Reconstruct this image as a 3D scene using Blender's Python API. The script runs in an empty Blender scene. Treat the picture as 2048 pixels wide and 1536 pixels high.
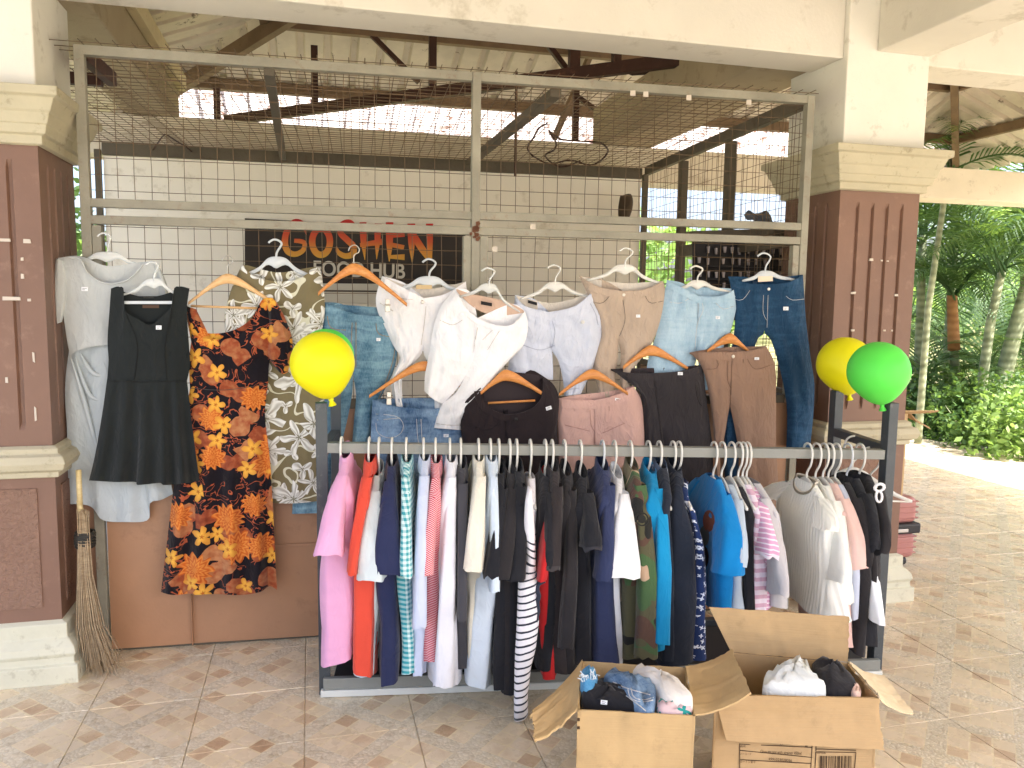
import bpy, math, random
from mathutils import Vector, Matrix, noise
from mathutils.bvhtree import BVHTree

# ------------------------------------------------------------------ camera, world, sun, exposure
sc = bpy.context.scene
COL = sc.collection
rng = random.Random(11)
R = math.radians

CAM_H, FPX = 1.5, 1570.0
YAW, PITCH, ROLL = R(14.4), R(-6.1), R(0.75)
_fw = Vector((math.sin(YAW) * math.cos(PITCH), math.cos(YAW) * math.cos(PITCH), math.sin(PITCH)))
_r0 = Vector((math.cos(YAW), -math.sin(YAW), 0))
_u0 = _r0.cross(_fw)
_rt = _r0 * math.cos(ROLL) + _u0 * math.sin(ROLL)
_up = -_r0 * math.sin(ROLL) + _u0 * math.cos(ROLL)
CAM_O = Vector((0, 0, CAM_H))

cam_d = bpy.data.cameras.new('camera')
cam = bpy.data.objects.new('camera', cam_d)
COL.objects.link(cam)
cam_d.sensor_width = 36
cam_d.lens = FPX / 2048 * 36
cam_d.clip_start, cam_d.clip_end = 0.05, 600
mw = Matrix.Identity(4)
for k in range(3):
    mw[k][0], mw[k][1], mw[k][2], mw[k][3] = _rt[k], _up[k], -_fw[k], CAM_O[k]
cam.matrix_world = mw
sc.camera = cam

SUN_EL, SUN_AZ = R(55), R(136)          # azimuth clockwise from +Y
world = bpy.data.worlds.new('World')
sc.world = world
world.use_nodes = True
wn = world.node_tree
sky = wn.nodes.new('ShaderNodeTexSky')
sky.sky_type = 'NISHITA'
sky.sun_disc = False
sky.sun_elevation = SUN_EL
sky.sun_rotation = SUN_AZ
sky.air_density = 0.7
sky.dust_density = 6.0
sky.ozone_density = 0.5
bg = wn.nodes['Background']
bg.inputs['Strength'].default_value = 0.15
wn.links.new(sky.outputs[0], bg.inputs['Color'])

sun_d = bpy.data.lights.new('sun', 'SUN')
sun_d.energy = 3.0
sun_d.angle = R(0.5)
sun_d.color = (1.0, 0.98, 0.96)
sun = bpy.data.objects.new('sun', sun_d)
COL.objects.link(sun)
_sd = Vector((math.sin(SUN_AZ) * math.cos(SUN_EL), math.cos(SUN_AZ) * math.cos(SUN_EL), math.sin(SUN_EL)))
sun.rotation_euler = _sd.to_track_quat('Z', 'Y').to_euler()
sun.location = (8, -8, 14)

sc.view_settings.view_transform = 'Standard'
sc.view_settings.look = 'None'
sc.view_settings.exposure = 2.38
sc.view_settings.gamma = 1.0
sc.view_settings.use_curve_mapping = False
sc.render.engine = 'CYCLES'
cy = sc.cycles
cy.use_denoising = True
cy.max_bounces = 8
cy.diffuse_bounces = 5
cy.glossy_bounces = 3
cy.transmission_bounces = 4
cy.transparent_max_bounces = 6
cy.sample_clamp_indirect = 6.0


# ------------------------------------------------------------------ geometry helpers
def ray(px, py):
    return _fw + _rt * ((px - 1024) / FPX) - _up * ((py - 768) / FPX)


def on_plane(px, py, p, n):
    d = ray(px, py)
    return CAM_O + d * ((p - CAM_O).dot(n) / d.dot(n))


def at_y(px, py, y):
    return on_plane(px, py, Vector((0, y, 0)), Vector((0, 1, 0)))


def at_x(px, py, x):
    return on_plane(px, py, Vector((x, 0, 0)), Vector((1, 0, 0)))


def at_z(px, py, z):
    return on_plane(px, py, Vector((0, 0, z)), Vector((0, 0, 1)))


# front of the food stall cage: origin, direction along it, direction away from the viewer
CG_O = Vector((-0.783, 3.495, 0))
_a = R(-3.2)
CG_D = Vector((math.cos(_a), math.sin(_a), 0))
CG_N = Vector((-math.sin(_a), math.cos(_a), 0))


def cage(a, b, z):
    return CG_O + CG_D * a + CG_N * b + Vector((0, 0, z))


def on_cage(px, py, off=0.0):
    """the point off metres in front of the cage mesh"""
    return on_plane(px, py, CG_O - CG_N * off, CG_N)


# clothes rail: origin at the foot of its left post
RK_O = Vector((0.033, 2.944, 0))
_a = R(-8.7)
RK_D = Vector((math.cos(_a), math.sin(_a), 0))
RK_N = Vector((-math.sin(_a), math.cos(_a), 0))


def rack(u, v, z):
    return RK_O + RK_D * u + RK_N * v + Vector((0, 0, z))


def on_rack(px, py, v=0.0):
    """(u, z) on the vertical plane v metres behind the rail"""
    p = on_plane(px, py, RK_O + RK_N * v, RK_N)
    return (p - RK_O).dot(RK_D), p.z


class MB:
    """collects shapes and links them as one mesh object"""

    def __init__(self):
        self.v, self.f, self.uv = [], [], []
        self.has_uv = False

    def add(self, verts, faces, uvs=None):
        o = len(self.v)
        self.v += [Vector(p) for p in verts]
        self.f += [tuple(i + o for i in f) for f in faces]
        if uvs is not None:
            self.has_uv = True
            self.uv += [tuple(q) for q in uvs]
        else:
            self.uv += [(0.0, 0.0)] * len(verts)

    def box(self, lo, hi, m=None):
        x0, y0, z0 = lo
        x1, y1, z1 = hi
        vs = [Vector(p) for p in ((x0, y0, z0), (x1, y0, z0), (x1, y1, z0), (x0, y1, z0),
                                  (x0, y0, z1), (x1, y0, z1), (x1, y1, z1), (x0, y1, z1))]
        if m is not None:
            vs = [m(*p) if callable(m) else m @ p for p in vs]
        self.add(vs, [(3, 2, 1, 0), (4, 5, 6, 7), (0, 1, 5, 4), (1, 2, 6, 5), (2, 3, 7, 6), (3, 0, 4, 7)])

    def bar(self, p, q, w, h, up=Vector((0, 0, 1))):
        """rectangular bar from p to q"""
        p, q = Vector(p), Vector(q)
        d = (q - p).normalized()
        s = d.cross(up)
        if s.length < 1e-4:
            s = d.cross(Vector((0, 1, 0)))
        s.normalize()
        t = s.cross(d)
        vs = []
        for c in (p, q):
            for a, b in ((-1, -1), (1, -1), (1, 1), (-1, 1)):
                vs.append(c + s * (a * w / 2) + t * (b * h / 2))
        self.add(vs, [(0, 1, 2, 3), (7, 6, 5, 4), (0, 4, 5, 1), (1, 5, 6, 2), (2, 6, 7, 3), (3, 7, 4, 0)])

    def tube(self, pts, r, seg=6, cap=True, flat=1.0, flat_dir=None):
        pts = [Vector(p) for p in pts]
        n = len(pts)
        rs = r if isinstance(r, (list, tuple)) else [r] * n
        vs, fs = [], []
        prev = None
        for i, p in enumerate(pts):
            d = (pts[min(i + 1, n - 1)] - pts[max(i - 1, 0)])
            if d.length < 1e-9:
                d = Vector((0, 0, 1))
            d.normalize()
            if flat_dir is not None:
                s = flat_dir - d * flat_dir.dot(d)
            elif prev is None:
                s = d.cross(Vector((0.31, 0.22, 0.93)))
            else:
                s = prev - d * prev.dot(d)
            if s.length < 1e-6:
                s = d.cross(Vector((1, 0, 0)))
            s.normalize()
            prev = s
            t = d.cross(s)
            for k in range(seg):
                a = 2 * math.pi * k / seg
                vs.append(p + s * (math.cos(a) * rs[i] * flat) + t * (math.sin(a) * rs[i]))
        for i in range(n - 1):
            for k in range(seg):
                k2 = (k + 1) % seg
                fs.append((i * seg + k, i * seg + k2, (i + 1) * seg + k2, (i + 1) * seg + k))
        if cap:
            fs.append(tuple(range(seg - 1, -1, -1)))
            fs.append(tuple((n - 1) * seg + k for k in range(seg)))
        self.add(vs, fs)

    def rings(self, rings, cap0=True, cap1=True, uvs=None):
        k = len(rings[0])
        vs = [p for r_ in rings for p in r_]
        fs = []
        for i in range(len(rings) - 1):
            for j in range(k):
                j2 = (j + 1) % k
                fs.append((i * k + j, i * k + j2, (i + 1) * k + j2, (i + 1) * k + j))
        if cap0:
            fs.append(tuple(range(k - 1, -1, -1)))
        if cap1:
            fs.append(tuple((len(rings) - 1) * k + j for j in range(k)))
        self.add(vs, fs, uvs)

    def grid(self, g, uvs=None, flip=False):
        n, m = len(g), len(g[0])
        vs = [p for col in g for p in col]
        fs = []
        for i in range(n - 1):
            for j in range(m - 1):
                q = (i * m + j, i * m + j + 1, (i + 1) * m + j + 1, (i + 1) * m + j)
                fs.append(q[::-1] if flip else q)
        self.add(vs, fs, None if uvs is None else [q for col in uvs for q in col])

    def prism(self, poly, off):
        """closed prism from a polygon of points moved along the vector off"""
        n = len(poly)
        vs = [Vector(p) for p in poly] + [Vector(p) + off for p in poly]
        fs = [tuple(range(n)), tuple(range(2 * n - 1, n - 1, -1))]
        for i in range(n):
            j = (i + 1) % n
            fs.append((i, i + n, j + n, j))
        self.add(vs, fs)

    def mesh(self, name, mat, smooth=False):
        me = bpy.data.meshes.new(name)
        me.from_pydata([tuple(p) for p in self.v], [], self.f)
        if self.has_uv:
            lay = me.uv_layers.new(name='UVMap')
            li = [0] * len(me.loops)
            me.loops.foreach_get('vertex_index', li)
            flat = []
            for i in li:
                flat += self.uv[i]
            lay.data.foreach_set('uv', flat)
        if mat is not None:
            me.materials.append(mat)
        if smooth:
            me.polygons.foreach_set('use_smooth', [True] * len(me.polygons))
        me.update()
        return me

    def build(self, name, mat, parent=None, smooth=False, **props):
        o = bpy.data.objects.new(name, self.mesh(name, mat, smooth))
        link(o, parent)
        for k, v in props.items():
            o[k] = v
        return o

    def bvh(self):
        return BVHTree.FromPolygons([tuple(p) for p in self.v], self.f)


def link(o, parent=None):
    COL.objects.link(o)
    if parent is not None:
        o.parent = parent
        o.matrix_parent_inverse = Matrix.Translation(-world_loc(parent))
    return o


def world_loc(o):
    p = Vector(o.location)
    if o.parent is not None:
        p = o.matrix_parent_inverse @ p
        p = p + world_loc(o.parent)
    return p


def thing(name, label, cat, loc=(0, 0, 0), group=None):
    o = bpy.data.objects.new(name, None)
    o.empty_display_size = 0.05
    o.location = loc
    COL.objects.link(o)
    return tag(o, label, cat, group)


def tag(o, label, cat, group=None):
    o['label'] = label
    o['category'] = cat
    if group:
        o['group'] = group
    return o


def struct(o):
    o['kind'] = 'structure'
    return o


def bevel(o, w=0.004, seg=2):
    m = o.modifiers.new('edge', 'BEVEL')
    m.width = w
    m.segments = seg
    m.limit_method = 'ANGLE'
    m.angle_limit = R(40)
    return o


# ------------------------------------------------------------------ materials
def lin(c):
    return tuple((x / 255 / 12.92 if x / 255 <= 0.04045 else ((x / 255 + 0.055) / 1.055) ** 2.4) for x in c)


class Mat:
    def __init__(self, name, rough=0.8, spec=0.3):
        self.m = bpy.data.materials.new(name)
        self.m.use_nodes = True
        self.t = self.m.node_tree
        self.b = self.t.nodes['Principled BSDF']
        self.b.inputs['Roughness'].default_value = rough
        self.b.inputs['Specular IOR Level'].default_value = spec

    def n(self, kind, **kw):
        nd = self.t.nodes.new('ShaderNode' + kind)
        for k, v in kw.items():
            if k.startswith('i_'):
                key = k[2:]
                nd.inputs[int(key) if key.isdigit() else key.replace('_', ' ')].default_value = v
            else:
                setattr(nd, k, v)
        return nd

    def l(self, a, b):
        self.t.links.new(a, b)
        return b

    def plug(self, nd, key, val):
        if isinstance(val, bpy.types.NodeSocket):
            self.l(val, nd.inputs[key])
        elif val is not None:
            nd.inputs[key].default_value = val

    def math(self, op, a, b=None, c=None, clamp=False):
        nd = self.n('Math', operation=op)
        nd.use_clamp = clamp
        self.plug(nd, 0, a)
        self.plug(nd, 1, b)
        self.plug(nd, 2, c)
        return nd.outputs[0]

    def vmath(self, op, a, b=None, scale=None):
        nd = self.n('VectorMath', operation=op)
        self.plug(nd, 0, a)
        self.plug(nd, 1, b)
        if scale is not None:
            self.plug(nd, 'Scale', scale)
        return nd.outputs['Value'] if op in ('LENGTH', 'DISTANCE', 'DOT_PRODUCT') else nd.outputs[0]

    def uv(self):
        return self.n('UVMap').outputs[0]

    def pos(self):
        return self.n('NewGeometry').outputs['Position']

    def objc(self):
        return self.n('TexCoord').outputs['Object']

    def mapping(self, vec, scale=(1, 1, 1), rot=(0, 0, 0), loc=(0, 0, 0)):
        nd = self.n('Mapping')
        self.l(vec, nd.inputs[0])
        nd.inputs['Scale'].default_value = scale
        nd.inputs['Rotation'].default_value = rot
        nd.inputs['Location'].default_value = loc
        return nd.outputs[0]

    def noise(self, vec, scale=5, detail=3, rough=0.5, distortion=0.0, color=False):
        nd = self.n('TexNoise')
        if vec is not None:
            self.l(vec, nd.inputs['Vector'])
        nd.inputs['Scale'].default_value = scale
        nd.inputs['Detail'].default_value = detail
        nd.inputs['Roughness'].default_value = rough
        nd.inputs['Distortion'].default_value = distortion
        return nd.outputs['Color' if color else 'Fac']

    def ramp(self, fac, stops, interp='LINEAR'):
        nd = self.n('ValToRGB')
        self.l(fac, nd.inputs[0])
        cr = nd.color_ramp
        cr.interpolation = interp
        while len(cr.elements) < len(stops):
            cr.elements.new(0.5)
        for e, (p, c) in zip(cr.elements, stops):
            e.position = p
            e.color = tuple(c) + (1,) if len(c) == 3 else c
        return nd.outputs[0]

    def mix(self, fac, a, b, blend='MIX'):
        nd = self.n('Mix', data_type='RGBA', blend_type=blend)
        nd.clamp_factor = True
        self.plug(nd, 0, fac)
        for key, v in ((6, a), (7, b)):
            if isinstance(v, tuple) and len(v) == 3:
                v = v + (1,)
            self.plug(nd, key, v)
        return nd.outputs[2]

    def sep(self, vec):
        nd = self.n('SeparateXYZ')
        self.l(vec, nd.inputs[0])
        return nd.outputs

    def comb(self, x=0.0, y=0.0, z=0.0):
        nd = self.n('CombineXYZ')
        self.plug(nd, 0, x)
        self.plug(nd, 1, y)
        self.plug(nd, 2, z)
        return nd.outputs[0]

    def color(self, c):
        if isinstance(c, tuple):
            c = c + (1,) if len(c) == 3 else c
        self.plug(self.b, 'Base Color', c)
        return self

    def bump(self, h, strength=0.3, dist=0.01):
        nd = self.n('Bump')
        nd.inputs['Strength'].default_value = strength
        nd.inputs['Distance'].default_value = dist
        self.l(h, nd.inputs['Height'])
        self.l(nd.outputs[0], self.b.inputs['Normal'])
        return self

    def inp(self, key, v):
        self.plug(self.b, key, v)
        return self


def painted(name, rgb, rough=0.75, var=0.12, dirt=None, scale=3.0, bump=0.15, spec=0.3):
    """paint, plaster or board with broad tone changes and specks of dirt"""
    m = Mat(name, rough, spec)
    c = lin(rgb)
    p = m.pos()
    n1 = m.noise(p, scale, 5, 0.6)
    dark = tuple(x * (1 - var) for x in c)
    lite = tuple(min(1, x * (1 + var * 0.6)) for x in c)
    col = m.ramp(n1, [(0.3, dark), (0.7, lite)])
    if dirt:
        n2 = m.noise(p, scale * 4.2, 6, 0.7)
        f = m.ramp(n2, [(0.57, (0, 0, 0)), (0.72, (1, 1, 1))])
        col = m.mix(m.math('MULTIPLY', f, 0.55), col, lin(dirt))
    m.color(col)
    m.bump(m.noise(p, 60, 4, 0.6), bump, 0.006)
    return m.m


def fabric(name, rgb, rough=0.92, var=0.10, sheen=0.15, fold=0.25):
    m = Mat(name, rough, 0.15)
    c = lin(rgb)
    uv = m.uv()
    n1 = m.noise(uv, 6, 4, 0.6)
    col = m.ramp(n1, [(0.25, tuple(x * (1 - var) for x in c)), (0.75, tuple(min(1, x * (1 + var * 0.5)) for x in c))])
    fabric_end(m, col, uv, sheen, fold)
    return m.m


def fabric_end(m, col, uv, sheen=0.15, fold=0.25):
    m.color(col)
    m.inp('Sheen Weight', sheen)
    m.inp('Sheen Roughness', 0.5)
    big = m.noise(m.mapping(uv, (9, 4, 1)), 2.2, 3, 0.55, 0.8)
    fine = m.noise(m.mapping(uv, (1, 0.6, 1)), 160, 2, 0.5)
    n2 = m.noise(m.mapping(uv, (1.0, 0.55, 1), (0, 0, 0.35), (3.1, 7.7, 0)), 11, 2, 0.5, 1.2)
    ridge = m.math('POWER', m.math('SUBTRACT', 1.0, m.math('ABSOLUTE', m.math('MULTIPLY_ADD', n2, 2.0, -1.0)), clamp=True), 7.0)
    h = m.math('MULTIPLY_ADD', fine, 0.06, m.math('MULTIPLY_ADD', ridge, 0.22, big))
    m.bump(h, fold * 1.25, 0.02)


def stripes(name, c1, c2, period, share=0.3, axis=1, slant=0.0, wob=0.004):
    m = Mat(name, 0.92, 0.15)
    uv = m.uv()
    s = m.sep(uv)
    w = m.math('MULTIPLY', m.noise(uv, 9, 2), wob)
    co = m.math('ADD', m.math('MULTIPLY_ADD', s[1 - axis], slant, s[axis]), w)
    f = m.math('LESS_THAN', m.math('FRACT', m.math('DIVIDE', co, period)), share)
    fabric_end(m, m.mix(f, lin(c1), lin(c2)), uv)
    return m.m


def gingham(name, c1, c2, period):
    m = Mat(name, 0.92, 0.15)
    uv = m.uv()
    s = m.sep(uv)
    fs = [m.math('LESS_THAN', m.math('FRACT', m.math('DIVIDE', s[k], period)), 0.5) for k in (0, 1)]
    f = m.math('MULTIPLY', m.math('ADD', fs[0], fs[1]), 0.5)
    fabric_end(m, m.mix(f, lin(c1), lin(c2)), uv)
    return m.m


def denim(name, base, fade, amount=0.5):
    m = Mat(name, 0.9, 0.2)
    uv = m.uv()
    a = m.noise(m.mapping(uv, (2.2, 1.0, 1)), 4.0, 5, 0.65, 0.3)
    b = m.noise(m.mapping(uv, (3, 14, 1), (0, 0, 0.5)), 3.0, 3, 0.6, 0.8)
    g = m.noise(m.mapping(uv, (1, 0.25, 1)), 260, 3, 0.7)
    f = m.math('ADD', m.math('MULTIPLY', a, 0.6), m.math('ADD', m.math('MULTIPLY', b, 0.3), m.math('MULTIPLY', g, 0.28)))
    col = m.ramp(f, [(0.62 - 0.2 * amount, lin(base)), (0.95 - 0.2 * amount, lin(fade))])
    fabric_end(m, col, uv, 0.1, 0.35)
    return m.m


def petals(m, uv, scale, n_petal, r0, r1, rand=1.0, shift=(0, 0, 0), sharp=1.0):
    """mask of star-like flowers, one in each Voronoi cell, and the distance and angle inside it"""
    v = m.mapping(uv, (1, 1, 1), (0, 0, 0), shift)
    vo = m.n('TexVoronoi', voronoi_dimensions='2D')
    m.l(v, vo.inputs['Vector'])
    vo.inputs['Scale'].default_value = scale
    vo.inputs['Randomness'].default_value = rand
    d = m.vmath('SUBTRACT', v, vo.outputs['Position'])
    s = m.sep(d)
    wob = m.noise(v, scale * 1.6, 2)
    ang = m.math('ARCTAN2', s[1], s[0])
    seed = m.sep(vo.outputs['Color'])[0]
    ang = m.math('ADD', ang, m.math('MULTIPLY', seed, 6.28))
    ang = m.math('ADD', ang, m.math('MULTIPLY_ADD', wob, 1.2, -0.6))
    dist = m.math('MULTIPLY', m.vmath('LENGTH', d), scale)
    cosn = m.math('COSINE', m.math('MULTIPLY', ang, float(n_petal)))
    up = m.math('POWER', m.math('MULTIPLY_ADD', cosn, 0.5, 0.5), sharp)
    rad = m.math('MULTIPLY_ADD', up, r1 - r0, r0)
    rad = m.math('MULTIPLY', rad, m.math('MULTIPLY_ADD', seed, 0.5, 0.65))
    mask = m.math('LESS_THAN', dist, rad)
    return mask, m.math('DIVIDE', dist, rad), ang, seed


def lily_print(name):
    m = Mat(name, 0.9, 0.15)
    uv = m.uv()
    base = lin((118, 108, 80))
    col = m.mix(m.noise(uv, 8, 3), tuple(x * 0.9 for x in base), tuple(x * 1.1 for x in base))
    wv = m.n('TexNoise')
    m.l(m.mapping(uv, (1, 1, 1), (0, 0, 0.6)), wv.inputs['Vector'])
    wv.inputs['Scale'].default_value = 7
    wv.inputs['Detail'].default_value = 1
    stem = m.math('LESS_THAN', m.math('ABSOLUTE', m.math('SUBTRACT', wv.outputs['Fac'], 0.5)), 0.012)
    col = m.mix(stem, col, lin((205, 203, 180)))
    for sc_, npt, sh in ((8.5, 3, (0.52, 0.11, 0)), (5.2, 5, (0.31, 0.77, 0)), (4.8, 6, (0.05, 0.23, 0))):
        mask, rr, ang, seed = petals(m, uv, sc_, npt, 0.09, 0.47 if npt > 3 else 0.36, 0.85, sh, 1.1)
        fine = m.math('SINE', m.math('MULTIPLY', ang, npt * 3.0))
        shade = m.math('MULTIPLY_ADD', fine, 0.16, 0.72)
        shade = m.math('ADD', shade, m.math('MULTIPLY', rr, 0.22))
        pc = m.ramp(shade, [(0.55, lin((128, 124, 110))), (0.78, lin((190, 189, 180))), (1.0, lin((226, 226, 220)))])
        col = m.mix(mask, col, pc)
        core = m.math('LESS_THAN', rr, 0.16)
        col = m.mix(m.math('MULTIPLY', core, mask), col, lin((120, 116, 95)))
    fabric_end(m, col, uv)
    return m.m


def autumn_print(name):
    """orange and yellow flowers and rust twigs on black"""
    m = Mat(name, 0.9, 0.15)
    uv = m.uv()
    col = lin((24, 20, 26))
    tw = m.noise(uv, 16, 2, 0.5, 1.5)
    twig = m.math('LESS_THAN', m.math('ABSOLUTE', m.math('SUBTRACT', tw, 0.5)), 0.02)
    patch = m.math('GREATER_THAN', m.noise(uv, 7, 2), 0.44)
    col = m.mix(m.math('MULTIPLY', twig, patch), col, lin((165, 84, 54)))
    # rust and tan leaves
    mask, rr, ang, seed = petals(m, uv, 8.5, 2, 0.22, 0.60, 1.0, (0.4, 0.2, 0), 0.8)
    lc = m.ramp(m.math('ADD', m.math('MULTIPLY', m.noise(uv, 40, 3), 0.6), m.math('MULTIPLY', seed, 0.4)),
                [(0.25, lin((92, 40, 28))), (0.5, lin((146, 72, 44))), (0.75, lin((180, 126, 84)))])
    col = m.mix(m.math('MULTIPLY', mask, m.math('GREATER_THAN', seed, 0.35)), col, lc)
    # big orange chrysanthemums
    mask, rr, ang, seed = petals(m, uv, 6.2, 11, 0.30, 0.42, 0.85, (0.13, 0.61, 0), 1.0)
    ringy = m.math('SINE', m.math('ADD', m.math('MULTIPLY', rr, 17.0), m.math('MULTIPLY', m.math('SINE', m.math('MULTIPLY', ang, 11.0)), 1.6)))
    fc = m.ramp(m.math('ADD', m.math('MULTIPLY_ADD', ringy, 0.16, 0.45), m.math('MULTIPLY', m.noise(uv, 14, 3), 0.35)),
                [(0.3, lin((118, 50, 26))), (0.5, lin((188, 92, 34))), (0.85, lin((214, 140, 66)))])
    on = m.math('MULTIPLY', mask, m.math('GREATER_THAN', seed, 0.22))
    col = m.mix(on, col, fc)
    # small yellow five-petal flowers
    mask, rr, ang, seed = petals(m, uv, 9.5, 5, 0.16, 0.38, 1.0, (0.7, 0.34, 0), 0.7)
    yc = m.ramp(rr, [(0.1, lin((170, 92, 30))), (0.3, lin((226, 172, 70))), (1.0, lin((202, 140, 56)))])
    on = m.math('MULTIPLY', mask, m.math('GREATER_THAN', seed, 0.45))
    col = m.mix(on, col, yc)
    fabric_end(m, col, uv)
    return m.m


def camo_print(name):
    m = Mat(name, 0.92, 0.15)
    uv = m.uv()
    col = lin((86, 84, 62))
    for k, (c, th, s_) in enumerate((((70, 96, 62), 0.53, 7), ((88, 66, 56), 0.56, 8), ((186, 158, 132), 0.62, 7.5), ((40, 40, 38), 0.63, 9))):
        f = m.noise(m.mapping(uv, (1, 0.8, 1), (0, 0, 0), (k * 3.7, k * 1.9, 0)), s_, 1.5, 0.4, 1.0)
        col = m.mix(m.math('GREATER_THAN', f, th), col, lin(c))
    fabric_end(m, col, uv)
    return m.m


def speck_print(name, base, dot, scale=42, size=0.3):
    m = Mat(name, 0.9, 0.15)
    uv = m.uv()
    mask, rr, ang, seed = petals(m, uv, scale, 4, size * 0.3, size, 1.0, (0, 0, 0), 1.0)
    on = m.math('MULTIPLY', mask, m.math('GREATER_THAN', seed, 0.35))
    fabric_end(m, m.mix(on, lin(base), lin(dot)), uv)
    return m.m


def plain(name, rgb, rough=0.6, spec=0.4, metal=0.0, bump=0.0):
    m = Mat(name, rough, spec)
    m.color(lin(rgb))
    m.inp('Metallic', metal)
    if bump:
        m.bump(m.noise(m.pos(), 90, 4, 0.6), bump, 0.004)
    return m.m


# ------------------------------------------------------------------ shared materials
TILE = 0.38
TX0, TY0 = -0.42, 2.62


def floor_print():
    m = Mat('floor_tile_print', 0.42, 0.45)
    p = m.pos()
    s = m.sep(p)
    x = m.math('SUBTRACT', s[0], TX0)
    y = m.math('SUBTRACT', s[1], TY0)
    k = 1 / (TILE)
    a = m.math('MULTIPLY', m.math('ADD', x, y), k)      # diagonal lattice, one period per tile
    b = m.math('MULTIPLY', m.math('SUBTRACT', x, y), k)
    fa, fb = m.math('FRACT', a), m.math('FRACT', b)
    share = 0.76
    ina, inb = m.math('LESS_THAN', fa, share), m.math('LESS_THAN', fb, share)
    dia = m.math('MULTIPLY', ina, inb)
    ca, cb = m.math('MULTIPLY', fa, 3 / share), m.math('MULTIPLY', fb, 3 / share)
    ga, gb = m.math('FRACT', ca), m.math('FRACT', cb)
    ida = m.math('ADD', m.math('FLOOR', ca), m.math('MULTIPLY', m.math('FLOOR', a), 7.0))
    idb = m.math('ADD', m.math('FLOOR', cb), m.math('MULTIPLY', m.math('FLOOR', b), 5.0))
    wn_ = m.n('TexWhiteNoise', noise_dimensions='2D')
    m.l(m.comb(ida, idb), wn_.inputs['Vector'])
    rnd = wn_.outputs['Value']
    blur = m.noise(p, 14, 5, 0.65)
    tone = m.math('ADD', m.math('MULTIPLY', rnd, 0.7), m.math('MULTIPLY', blur, 0.5))
    dcol = m.ramp(tone, [(0.2, lin((216, 198, 166))), (0.70, lin((222, 206, 178))), (0.84, lin((204, 180, 148))), (1.0, lin((176, 146, 116)))])
    e = m.math('MINIMUM', m.math('MINIMUM', ga, m.math('SUBTRACT', 1.0, ga)), m.math('MINIMUM', gb, m.math('SUBTRACT', 1.0, gb)))
    line = m.math('LESS_THAN', e, 0.05)
    dcol = m.mix(line, dcol, lin((224, 208, 172)))
    vo = m.n('TexVoronoi', feature='DISTANCE_TO_EDGE', voronoi_dimensions='2D')
    m.l(p, vo.inputs['Vector'])
    vo.inputs['Scale'].default_value = 62
    vc = m.n('TexVoronoi', feature='F1', voronoi_dimensions='2D')
    m.l(p, vc.inputs['Vector'])
    vc.inputs['Scale'].default_value = 62
    peb = m.ramp(m.sep(vc.outputs['Color'])[0], [(0.0, lin((210, 198, 172))), (0.6, lin((220, 210, 188))), (1.0, lin((194, 180, 154)))])
    pl = m.ramp(vo.outputs['Distance'], [(0.04, (1, 1, 1)), (0.16, (0, 0, 0))])
    peb = m.mix(m.math('MULTIPLY', pl, 0.5), peb, lin((190, 176, 148)))
    col = m.mix(dia, peb, dcol)
    # pinkish batch laid on the far side of the terrace
    pink = m.math('MULTIPLY', m.math('SUBTRACT', s[0], 1.4, clamp=True), 0.9, clamp=True)
    col = m.mix(m.math('MULTIPLY', pink, 0.55), col, m.mix(0.5, col, lin((200, 184, 176))))
    oi = m.n('ObjectInfo')
    rt = m.math('MULTIPLY_ADD', oi.outputs['Random'], 0.10, 0.95)
    col = m.mix(1.0, col, m.comb(rt, rt, rt), 'MULTIPLY')
    stain = m.ramp(m.noise(p, 2.2, 5, 0.65), [(0.35, (0.86, 0.86, 0.86)), (0.65, (1.04, 1.04, 1.04))])
    col = m.mix(1.0, col, stain, 'MULTIPLY')
    m.color(col)
    h = m.math('SUBTRACT', m.math('MULTIPLY', m.math('SUBTRACT', 1.0, dia), m.math('MULTIPLY', vo.outputs['Distance'], 1.6)), m.math('MULTIPLY', m.math('MULTIPLY', line, dia), 0.5))
    m.bump(m.math('ADD', h, m.math('MULTIPLY', blur, 0.3)), 0.35, 0.004)
    m.plug(m.b, 'Roughness', m.math('MULTIPLY_ADD', blur, 0.22, 0.17))
    return m.m


M_TILE = floor_print()
M_GROUT = painted('grout', (206, 194, 170), 0.9)
M_CREAM = painted('cream_plaster', (222, 219, 208), 0.85, 0.09, (150, 142, 122), 2.0, 0.2)
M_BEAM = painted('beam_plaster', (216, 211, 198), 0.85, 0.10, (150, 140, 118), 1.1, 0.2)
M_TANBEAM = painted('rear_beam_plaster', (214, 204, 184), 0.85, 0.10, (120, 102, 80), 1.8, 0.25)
M_MOULD = painted('moulding_paint', (184, 176, 150), 0.7, 0.10, (120, 108, 82), 5.0, 0.15)
M_BASE = painted('base_paint', (205, 203, 182), 0.7, 0.10, (140, 132, 108), 4.0, 0.2)
M_MAROON = painted('maroon_paint', (124, 94, 78), 0.5, 0.12, (152, 122, 104), 2.5, 0.12, 0.4)
M_CHIP = plain('chipped_plaster', (200, 190, 176), 0.9)
M_STEEL = painted('truss_paint', (66, 42, 34), 0.6, 0.25, (112, 72, 52), 5.0, 0.2)
M_PURLIN = painted('purlin_paint', (120, 98, 76), 0.6, 0.25, (70, 52, 40), 5.0, 0.2)
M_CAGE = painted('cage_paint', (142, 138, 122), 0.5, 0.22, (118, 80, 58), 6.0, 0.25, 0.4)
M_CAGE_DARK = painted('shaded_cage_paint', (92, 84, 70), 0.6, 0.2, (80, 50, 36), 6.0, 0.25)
M_WIRE = painted('rusty_wire', (104, 86, 66), 0.6, 0.2, (118, 76, 48), 8.0, 0.1)
M_PANEL = painted('brown_panel_paint', (170, 128, 96), 0.42, 0.16, (128, 94, 70), 1.6, 0.12, 0.45)
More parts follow.
